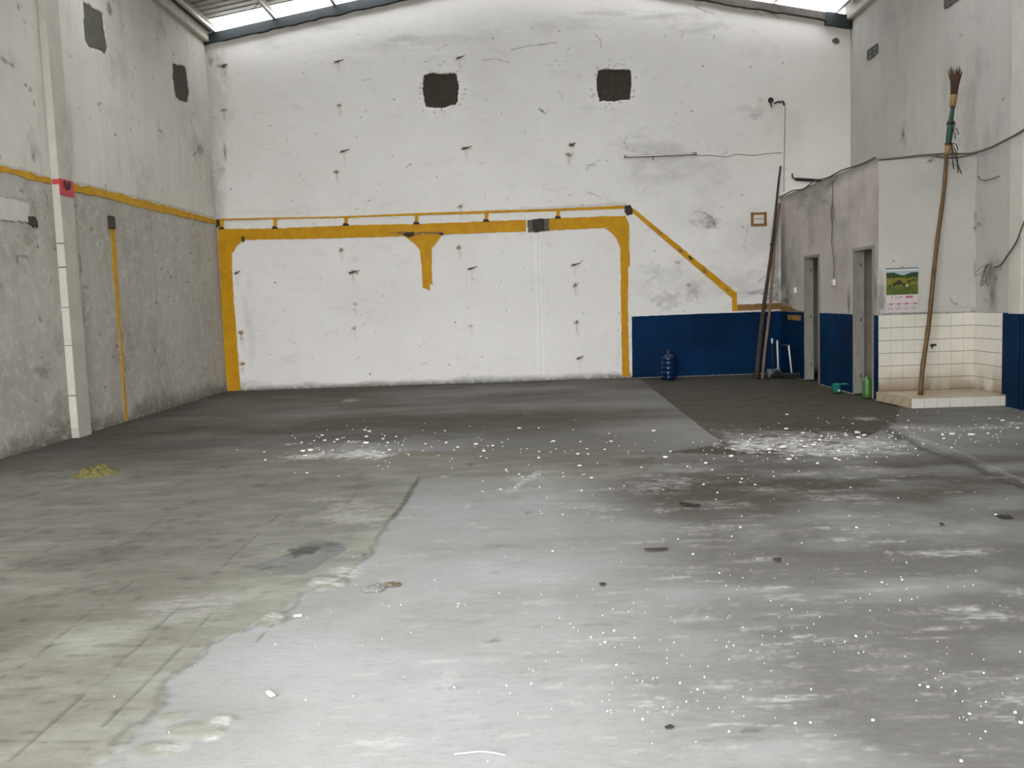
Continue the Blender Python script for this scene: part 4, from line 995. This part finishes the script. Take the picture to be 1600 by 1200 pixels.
# calendar
a, b = UF(1384, 488), UF(1434, 418)
cal = empty('wall_calendar', ((a.x+b.x)/2, YF-0.008, (a.z+b.z)/2)); W, H = b.x-a.x, b.z-a.z
nu, nv = 110, 150
uu, vv = np.meshgrid(np.linspace(0, 1, nu), np.linspace(0, 1, nv))
img = np.zeros((nv, nu, 3)); img[:] = srgb(186, 178, 176)
t = 1-vv
def setc(mask, c, k=1.0): img[mask] = img[mask]*(1-k)+np.array(srgb(*c))*k
n1 = fbm(uu*9, vv*9, 301, 4); n2 = fbm(uu*22, vv*22, 302, 3)
setc(t < 0.06, (204, 206, 206)); setc((t >= 0.06) & (t < 0.61), (150, 164, 172))
hill = 0.11+0.09*np.clip((uu-0.25)*3, 0, 1)*np.clip((0.8-uu)*3, 0, 1)-0.02*n1
hm = (t > hill) & (t < 0.61); setc(hm, (40, 66, 22)); setc(hm & (n2 > 0.52), (30, 50, 18))
fm = (t > 0.21+0.02*n1) & (t < 0.61); setc(fm, (112, 104, 24)); setc(fm & (n1 > 0.55), (88, 90, 22))
gm = (t > 0.41+0.05*np.sin(uu*5)*0.4) & (t < 0.61); setc(gm, (66, 82, 20)); setc(gm & (n1 > 0.52), (76, 90, 24))
for (cx, cy, rx, ry) in ((0.40,0.33,0.11,0.055),(0.26,0.37,0.06,0.035),(0.55,0.37,0.07,0.03),(0.72,0.31,0.07,0.03),(0.86,0.28,0.07,0.025),(0.12,0.40,0.05,0.03),(0.68,0.38,0.05,0.02)):
    setc((((uu-cx)/rx)**2+((t-cy)/ry)**2+(n2-0.5)*1.4 < 1), (30, 48, 14))
setc((np.hypot((uu-0.66), (t-0.40)*1.3) < 0.03), (214, 212, 190))
setc((t > 0.635) & (t < 0.685) & (uu > 0.61) & (uu < 0.84), (168, 92, 112))
setc((t > 0.65) & (t < 0.69) & (uu > 0.28) & (uu < 0.52) & (n2 > 0.42), (160, 110, 128))
setc((t > 0.64) & (t < 0.69) & (uu > 0.16) & (uu < 0.20), (150, 110, 120))
setc((t > 0.80) & (t < 0.825), (200, 120, 128)); setc((t > 0.80) & (t < 0.83) & (np.abs(((uu*4) % 1)-0.6) < 0.18), (110, 50, 60))
cells = (np.abs(((uu*4) % 1)-0.5) < 0.40) & (t > 0.85) & (t < 0.96)
setc(cells & ((((t*100) % 2.2) < 1.1) & (((uu*44) % 1) < 0.6)), (120, 118, 122))
wear = np.concatenate([img, np.ones((nv, nu, 1))], -1)
cz = (vv-0.5)*H; cx_ = (uu-0.5)*W
P = np.stack([cx_, -0.004-0.012*(1-vv)**3*(0.4+uu)-0.004*np.sin(uu*6)*(1-vv), cz], -1)
mc, ntc, bc = mat_base('printed_paper'); atc = N(ntc, 'ShaderNodeAttribute', attribute_name='wear'); ntc.links.new(atc.outputs['Color'], bc.inputs['Base Color']); bc.inputs['Roughness'].default_value = 0.5
grid_obj('page', P, wear, mc, parent=cal)
MB().bbox((-W/2-0.002, -0.012, H/2-0.012), (W/2+0.002, 0.0, H/2+0.004), 0.002).build('binding_strip', M_GPLAST, cal)
MB().tube([(0, -0.002, H/2+0.015), (0, -0.02, H/2+0.015)], 0.006, 6).build('nail', M_IRON, cal)
tag(cal, 'wall calendar with a green landscape picture above white tiles', 'calendar')

# ================================================================== STANDING THINGS
def pole3(base, edge_pt, py_top):
    "extend the line base -> edge_pt until it reaches an image row"
    b = Vector(base); d = (Vector(edge_pt)-b)
    lo, hi = 0.5, 3.0
    def row(t):
        p = b+d*t; q = ROT @ np.array([p.x, p.y, p.z-CH]); return 600-F_PX*q[1]/q[2]
    for _ in range(50):
        m = (lo+hi)/2
        if row(m) > py_top: lo = m
        else: hi = m
    return b+d*lo
# long broom turned upside down in the tiled recess
base = UG(1438, 617, PH+0.004); e = UF(1478, 238); e = Vector((e.x, YF-0.045, e.z))
tip = pole3(base, e, 105)
br = empty('long_broom', base); ax = (tip-base); Lb = ax.length; ax.normalize()
def on(t, side=0.0, fw=0.0):
    s = ax.cross(Vector((0, 1, 0))).normalized(); f_ = s.cross(ax)
    return ax*(t*Lb)+s*side+f_*fw
kn = 40
MB().tube([on(0.745*i/kn, math.sin(i*0.35)*0.006, math.sin(i*0.5)*0.005) for i in range(kn+1)], [0.029-0.007*i/kn+(0.003 if i % 5 == 0 else 0) for i in range(kn+1)], 10).build('handle', M_BAMBOO, br)
MB().tube([on(0.728), on(0.745), on(0.758)], [0.032, 0.036, 0.034], 10).build('binding', M_TAN, br)
MB().tube([on(0.757), on(0.79), on(0.82, 0.004), on(0.85), on(0.878)], [0.032, 0.040, 0.036, 0.026, 0.026], 10).build('green_wrap', M_GREENW, br)
MB().tube([on(0.756), on(0.764)], 0.042, 10).build('tie', M_DPLAST, br)
MB().tube([on(0.82, 0.004), on(0.83, 0.004)], 0.044, 10).build('tie', M_DPLAST, br)
MB().tube([on(0.876), on(0.905), on(0.912)], [0.036, 0.044, 0.040], 10).build('binding', M_TAN, br)
mb = MB(); rb = random.Random(5)
for i in range(150):
    a = rb.uniform(0, 6.28); q = math.sqrt(rb.random()); s0, f0 = math.cos(a)*q*0.034, math.sin(a)*q*0.034
    s1 = s0*2.6+rb.uniform(-0.02, 0.02)+0.02; f1 = f0*2.2; te = rb.uniform(0.972, 1.0)+(0.004 if s1 > 0.06 else 0)
    mb.tube([on(0.905, s0, f0), on(0.95, s0*1.5+0.006, f0*1.4), on(te, s1, f1)], [0.0045, 0.004, 0.0015], 4)
bo = mb.build('bristles', M_BRIST, br); bo['kind'] = 'stuff'
for (t0, pts) in ((0.80, [(0.03, 0.0), (0.075, 0.03), (0.10, -0.05)]), (0.795, [(0.03, 0.02), (0.06, 0.10), (0.05, 0.14)]), (0.762, [(0.03, 0.0), (0.09, -0.02), (0.11, -0.10)]), (0.76, [(0.03, -0.02), (0.045, -0.2), (0.06, -0.31)]), (0.76, [(0.03, 0.0), (0.10, -0.12), (0.115, -0.36)]), (0.758, [(0.04, -0.05), (0.13, -0.30), (0.16, -0.37)]), (0.80, [(0.03, 0.0), (0.06, -0.04), (0.055, -0.10)])):
    c0 = on(t0)
    MB().tube([c0]+[c0+Vector((x, -0.02, z)) for x, z in pts], 0.006, 5).build('loose_strap', M_DPLAST, br)
tag(br, 'long bamboo broom standing upside down in the tiled recess', 'broom')
# two poles in the corner of the back wall
def lean(name, bpx, bpy_, tpx, tpy, r0, r1, mat, lab, back=0.05, seed=1, flat=False):
    b = UG(bpx, bpy_); b.z = 0.003; t = U(tpx, tpy, Y=D-back); e = empty(name, b); r = random.Random(seed); n = 24
    ln = (t-b).length; nn = (t-b).normalized(); dx = Vector((1, 0, 0)); dx = (dx-nn*dx.dot(nn)).normalized()
    MB().tube([(t-b)*(i/n)+dx*(math.sin(i*0.4+seed)*0.01) for i in range(n+1)], [r0+(r1-r0)*i/n+r.uniform(-.002, .002) for i in range(n+1)], 9).build('shaft', mat, e)
    for z in (0.33, 0.62):
        MB().tube([(t-b)*z, (t-b)*(z+0.006)], (r0+(r1-r0)*z)*1.12+0.004, 9).build('knot', mat, e)
    tag(e, lab, 'pole')
lean('wooden_pole', 1181, 590.5, 1220.5, 260, 0.042, 0.018, M_DWOOD, 'tall dark wooden pole leaning in the corner by the back wall', 0.03, 2)
lean('bamboo_pole', 1192, 592, 1217, 318, 0.026, 0.022, M_LWOOD, 'lighter brown pole leaning in front of the dark pole', 0.09, 4)
# cleaning tools in the corner
pb = UG(1209, 588); dp = empty('dustpan', (pb.x, pb.y, 0.003))
MB().prism([(-0.13, -0.12, 0), (0.13, -0.12, 0), (0.10, 0.08, 0), (-0.10, 0.08, 0)], (0, 0, 0.012)).add([(-0.13,-0.12,0),(-0.10,0.08,0),(-0.10,0.08,0.12),(-0.13,-0.10,0.05),(0.13,-0.12,0),(0.10,0.08,0),(0.10,0.08,0.12),(0.13,-0.10,0.05)], [(0,1,2,3),(4,7,6,5),(1,5,6,2)]).build('pan', M_GPLAST, dp)
MB().tube([(0.0, 0.07, 0.08), (0.02, 0.16, 0.55)], 0.012, 8).build('handle', M_DPLAST, dp)
MB().tube([(0.02, 0.16, 0.55), (0.022, 0.175, 0.64)], 0.016, 8).build('grip', M_WPLAST, dp)
tag(dp, 'grey upright dustpan with a white grip beside the poles', 'dustpan')
pb = UG(1216, 590); mp = empty('floor_mop', (pb.x, pb.y, 0.003))
MB().tube([(0, 0, 0.16), (0.02, 0.12, 0.62)], 0.014, 8).build('handle', M_WPLAST, mp)
MB().tube([(0, 0, 0.10), (0, 0, 0.18)], [0.05, 0.02], 8).build('clamp', M_GPLAST, mp)
mb = MB(); r = random.Random(8)
for i in range(40):
    a = r.uniform(0, 6.28); q = r.uniform(0.05, 0.13); mb.tube([(math.cos(a)*0.03, math.sin(a)*0.03, 0.13), (math.cos(a)*q*0.8, math.sin(a)*q*0.8, 0.07), (math.cos(a)*q, math.sin(a)*q, 0.006)], 0.009, 5)
mo = mb.build('mop_strands', M_DPLAST, mp); mo['kind'] = 'stuff'
tag(mp, 'dark stringy mop with short white handle between dustpan and broom', 'mop')
pb = UG(1237, 592); hb = empty('corner_broom', (pb.x, pb.y, 0.003))
MB().tube([(0.0, 0, 0.10), (-0.03, 0.06, 0.55)], [0.012, 0.014], 8).build('handle', M_WPLAST, hb)
MB().tube([(-0.15, 0.05, 0.56), (-0.03, 0.06, 0.56), (0.08, 0.06, 0.55)], 0.012, 8).build('cross_grip', M_DPLAST, hb)
MB().bbox((-0.14, -0.03, 0.06), (0.14, 0.03, 0.10), 0.008).build('head', M_DPLAST, hb)
mb = MB(); r = random.Random(9)
for i in range(60): x, y = r.uniform(-.13, .13), r.uniform(-.025, .025); mb.tube([(x, y, 0.06), (x*1.08, y*1.5, 0.0)], 0.004, 4)
bo = mb.build('bristles', M_BLACK, hb); bo['kind'] = 'stuff'
tag(hb, 'black push broom with white stick next to the first doorway', 'broom')
# water gallon bottle
gb = UG(1045, 592.5)
bt = empty('water_bottle', (gb.x, min(gb.y, D-0.16), 0.001))
prof = [(0.0,0),(0.11,0.0),(0.132,0.012),(0.137,0.03)]
for i in range(4):
    z = 0.05+i*0.085; prof += [(0.137,z),(0.131,z+0.01),(0.131,z+0.02),(0.137,z+0.03)]
prof += [(0.137,0.36),(0.125,0.39),(0.085,0.425),(0.045,0.445),(0.032,0.455),(0.030,0.485)]
MB().lathe(prof, (0, 0, 0), 28).build('body', M_BOTTLE, bt)
MB().lathe([(0.036,0.468),(0.036,0.50),(0.03,0.506),(0.0,0.507)], (0, 0, 0), 20).build('cap', M_DPLAST, bt)
tag(bt, 'large dark blue water bottle standing against the blue dado', 'bottle')
# teal dipper and green bottle by the second doorway
gp = UG(1307, 613); di = empty('water_dipper', (gp.x, gp.y, 0.001))
MB().lathe([(0,0.002),(0.05,0.002),(0.056,0.01),(0.066,0.115),(0.071,0.12),(0.068,0.122),(0.062,0.115),(0.052,0.014),(0,0.012)], (0,0,0), 24).build('cup', M_TEAL, di)
MB().tube([(0.066,0,0.112),(0.12,-0.01,0.118),(0.17,-0.015,0.108)], [0.014,0.012,0.013], 8).build('handle', M_TEAL, di)
MB().lathe([(0.0,-0.018),(0.014,-0.010),(0.018,0.0),(0.014,0.010),(0.0,0.018)], (0.012,-0.074,0.03), 12).build('glint_ball', M_WPLAST, di)  # white ball added for the bright glint on the cup
tag(di, 'teal plastic water dipper on the floor below the blue wall', 'dipper')
gp = UG(1355, 621); gr = empty('green_bottle', (gp.x, gp.y, 0.001))
MB().lathe([(0,0),(0.055,0.0),(0.062,0.008),(0.060,0.06),(0.062,0.12),(0.060,0.20),(0.062,0.235),(0.050,0.25),(0.024,0.258),(0.02,0.262)], (0,0,0), 24).build('body', M_GREENP, gr)
MB().lathe([(0.024,0.258),(0.024,0.285),(0,0.287)], (0,0,0), 16).build('cap', M_GREENP, gr)
tag(gr, 'green plastic bottle standing at the foot of the second doorway', 'bottle')

# ================================================================== LITTER ON THE FLOOR
def crumple(name, px, py, w, d, h, mat, lab, cat, seed, z0=0.0):
    p = UG(px, py); n = 26; r = Surf([0, 1], [0, 1])
    x, y = np.meshgrid(np.linspace(-1, 1, n), np.linspace(-1, 1, n))
    rr = np.hypot(x, y); a = np.arctan2(y, x); k = 0.75+0.5*fbm(np.cos(a)*1.5+5, np.sin(a)*1.5+5, seed, 3)
    s = np.maximum(np.abs(x), np.abs(y))/np.maximum(rr, 1e-6)
    X, Y = x*s*k*w, y*s*k*d
    q = np.clip(1-np.maximum(np.abs(x), np.abs(y)), 0, 1)
    Z = z0+0.004+h*np.clip(q*2.2, 0, 1)*(0.25+1.1*np.abs(fbm(x*3+9, y*3+9, seed+2, 4)-0.5)*2.2)
    X = X+(fbm(x*4, y*4, seed+4, 2)-0.5)*w*0.3
    o = grid_obj(name, np.stack([X, Y, Z], -1), np.zeros((n, n, 4)), mat); o.location = (p.x, p.y, 0)
    m = o.modifiers.new('thickness', 'SOLIDIFY'); m.thickness = 0.003
    tag(o, lab, cat); return o
crumple('crumpled_rag', 148, 741, 0.19, 0.20, 0.085, M_RAG, 'crumpled ochre cloth rag on the floor near the left wall', 'rag', 11)
crumple('plastic_wrapper', 584, 920, 0.06, 0.06, 0.02, M_FILM, 'crumpled clear plastic wrapper on the grey floor', 'wrapper', 12)
crumple('litter_scrap', 613, 914, 0.05, 0.03, 0.014, M_BROWNPL, 'small brown scrap beside the clear plastic wrapper', 'scrap', 13)
def strip(name, pts, w, mat, lab, cat, h=0.006):
    q = [Vector((*g2(*p), 0)) for p in pts]; out = []
    for i in range(len(q)): 
        d = (q[min(i+1, len(q)-1)]-q[max(i-1, 0)]).normalized(); out.append((q[i], Vector((-d.y, d.x, 0))))
    L_ = [p+n*w*(0.8+0.4*((i*7) % 3)/2) for i, (p, n) in enumerate(out)]; R_ = [p-n*w*(0.8+0.4*((i*5) % 3)/2) for i, (p, n) in enumerate(out)]
    o = MB().prism([(v.x, v.y, 0.004) for v in L_+R_[::-1]], (0, 0, h)).build(name, mat)
    return tag(o, lab, cat)
strip('rubber_strip', [(1063,787.5),(1070,788.5),(1078,790),(1085,791.5),(1092,790.5)], 0.016, M_BLACK, 'curved black rubber strip lying on the open floor', 'rubber strip', 0.012)
strip('bark_sliver', [(1007,860),(1018,859.8),(1030,859.5),(1044,858.5)], 0.014, M_DWOOD, 'long thin dark sliver of wood on the floor', 'wood sliver')
strip('leaf_scrap', [(1210,876),(1215,875.5),(1220,876)], 0.02, M_DWOOD, 'short dark scrap on the right of the wood sliver', 'scrap')
strip('rag_scrap', [(1560,807),(1570,809),(1580,809)], 0.03, M_BLACK, 'dark scrap near the right edge of the floor', 'scrap')
strip('bark_flake', [(1036+1-0,914.5) if False else (938,915),(941,914.5),(945,913.5)], 0.014, M_DWOOD, 'tiny dark flake in the middle of the floor', 'flake')
strip('white_stick', [(459,964.5),(465,964),(472,963.5)], 0.008, M_FLAKE, 'short white stick on the grey floor beside the screed edge', 'stick')
strip('paper_scrap', [(418,1083),(422,1086),(426,1090)], 0.009, M_PAPER, 'small folded pale paper scrap near the bottom of the floor', 'paper')
strip('wood_chip', [(1468,820),(1474,820)], 0.02, M_DWOOD, 'dark chip beside a white flake on the right floor', 'chip')
cable('white_string', [(*g2(x, y), 0.008) for x, y in [(710,1182),(730,1180),(752,1178),(772,1180),(790,1184)]], 0.0022, M_FLAKE, 'thin white string lying on the floor at the bottom')
tag(bpy.data.objects['white_string'], 'thin white string lying on the floor at the bottom', 'string')
strip('brown_leaf', [(1040,1140),(1046,1139),(1050,1137)], 0.008, M_DWOOD, 'tiny brown leaf on the bright floor near the bottom', 'leaf')
# scattered paint chips: too many and too small to count
mb = MB(); rf = random.Random(21)
def chip(px, py, s):
    p = UG(px, py); n = 5; a0 = rf.uniform(0, 6.28); c = []
    for k in range(n):
        a = a0+2*math.pi*k/n; q = s*rf.uniform(0.5, 1.2); c.append((p.x+math.cos(a)*q*1.3, p.y+math.sin(a)*q))
    z = 0.006; t = z+s*0.25; b = len(mb.v)
    mb.add([(x, y, z-0.004) for x, y in c]+[(x, y, t+rf.uniform(0, s*0.3)) for x, y in c], [tuple(range(n, 2*n))]+[(i, (i+1) % n, n+(i+1) % n, n+i) for i in range(n)])
def chips(n, cx, cy, sx, sy, smin, smax):
    for _ in range(int(n*(0.35 if cy > 770 else 0.9))):
        px, py = rf.gauss(cx, sx), rf.gauss(cy, sy)
        if py < 640 or py > 1230 or px < 5 or px > 1630: continue
        chip(px, py, (0.36 if cy > 770 else 0.62)*(smin+(smax-smin)*rf.random()**6))
chips(60, 540, 700, 60, 14, .008, .04); chips(60, 660, 690, 120, 16, .008, .03); chips(60, 860, 730, 110, 40, .008, .03)
chips(160, 1270, 690, 90, 16, .008, .035); chips(70, 1500, 675, 70, 14, .008, .035); chips(40, 1130, 720, 120, 20, .008, .03)
chips(260, 1200, 1000, 180, 90, .003, .011); chips(120, 1380, 860, 150, 70, .005, .016); chips(60, 960, 1000, 60, 50, .003, .011); chips(120, 900, 900, 200, 130, .003, .011)
chips(90, 1050, 1090, 90, 40, .003, .010); chips(60, 1530, 1080, 60, 50, .003, .011); chips(80, 600, 960, 160, 120, .003, .008); chips(40, 1000, 790, 200, 40, .006, .018)
for (px, py, s) in [(960,987,.011),(945,1005,.012),(992,998,.008),(924,997,.008),(1337,995,.011),(1338,996,.008),(1243,1132,.009),(1266,1131,.008),(1364,1127,.009),(1090,1079,.009),(1450,1075,.011),(1437,1072,.007),(1586,1115,.010),(1595,1131,.012),(1502,1191,.009),(1378,911,.01),(1409,907,.01),
    (1157,825,.014),(1338,825,.016),(1083,867,.012),(1403,779,.012),(1556,805,.018),(863,862,.012),(879,805,.014),(842,716,.03),(865,690,.035),(751,714,.02),(785,692,.02),(480,740,.025),(413,707,.03),(545,690,.02),(430,1008,.006),(780,928,.008),(715,949,.007),(716,945,.007),(1310,705,.03),(1180,758,.02),(945,703,.02),(903,710,.03)]:
    chip(px, py, s*0.42)
fl = mb.build('paint_chips', M_FLAKE); fl['kind'] = 'stuff'
tag(fl, 'white paint and plaster chips scattered over the concrete floor', 'debris')
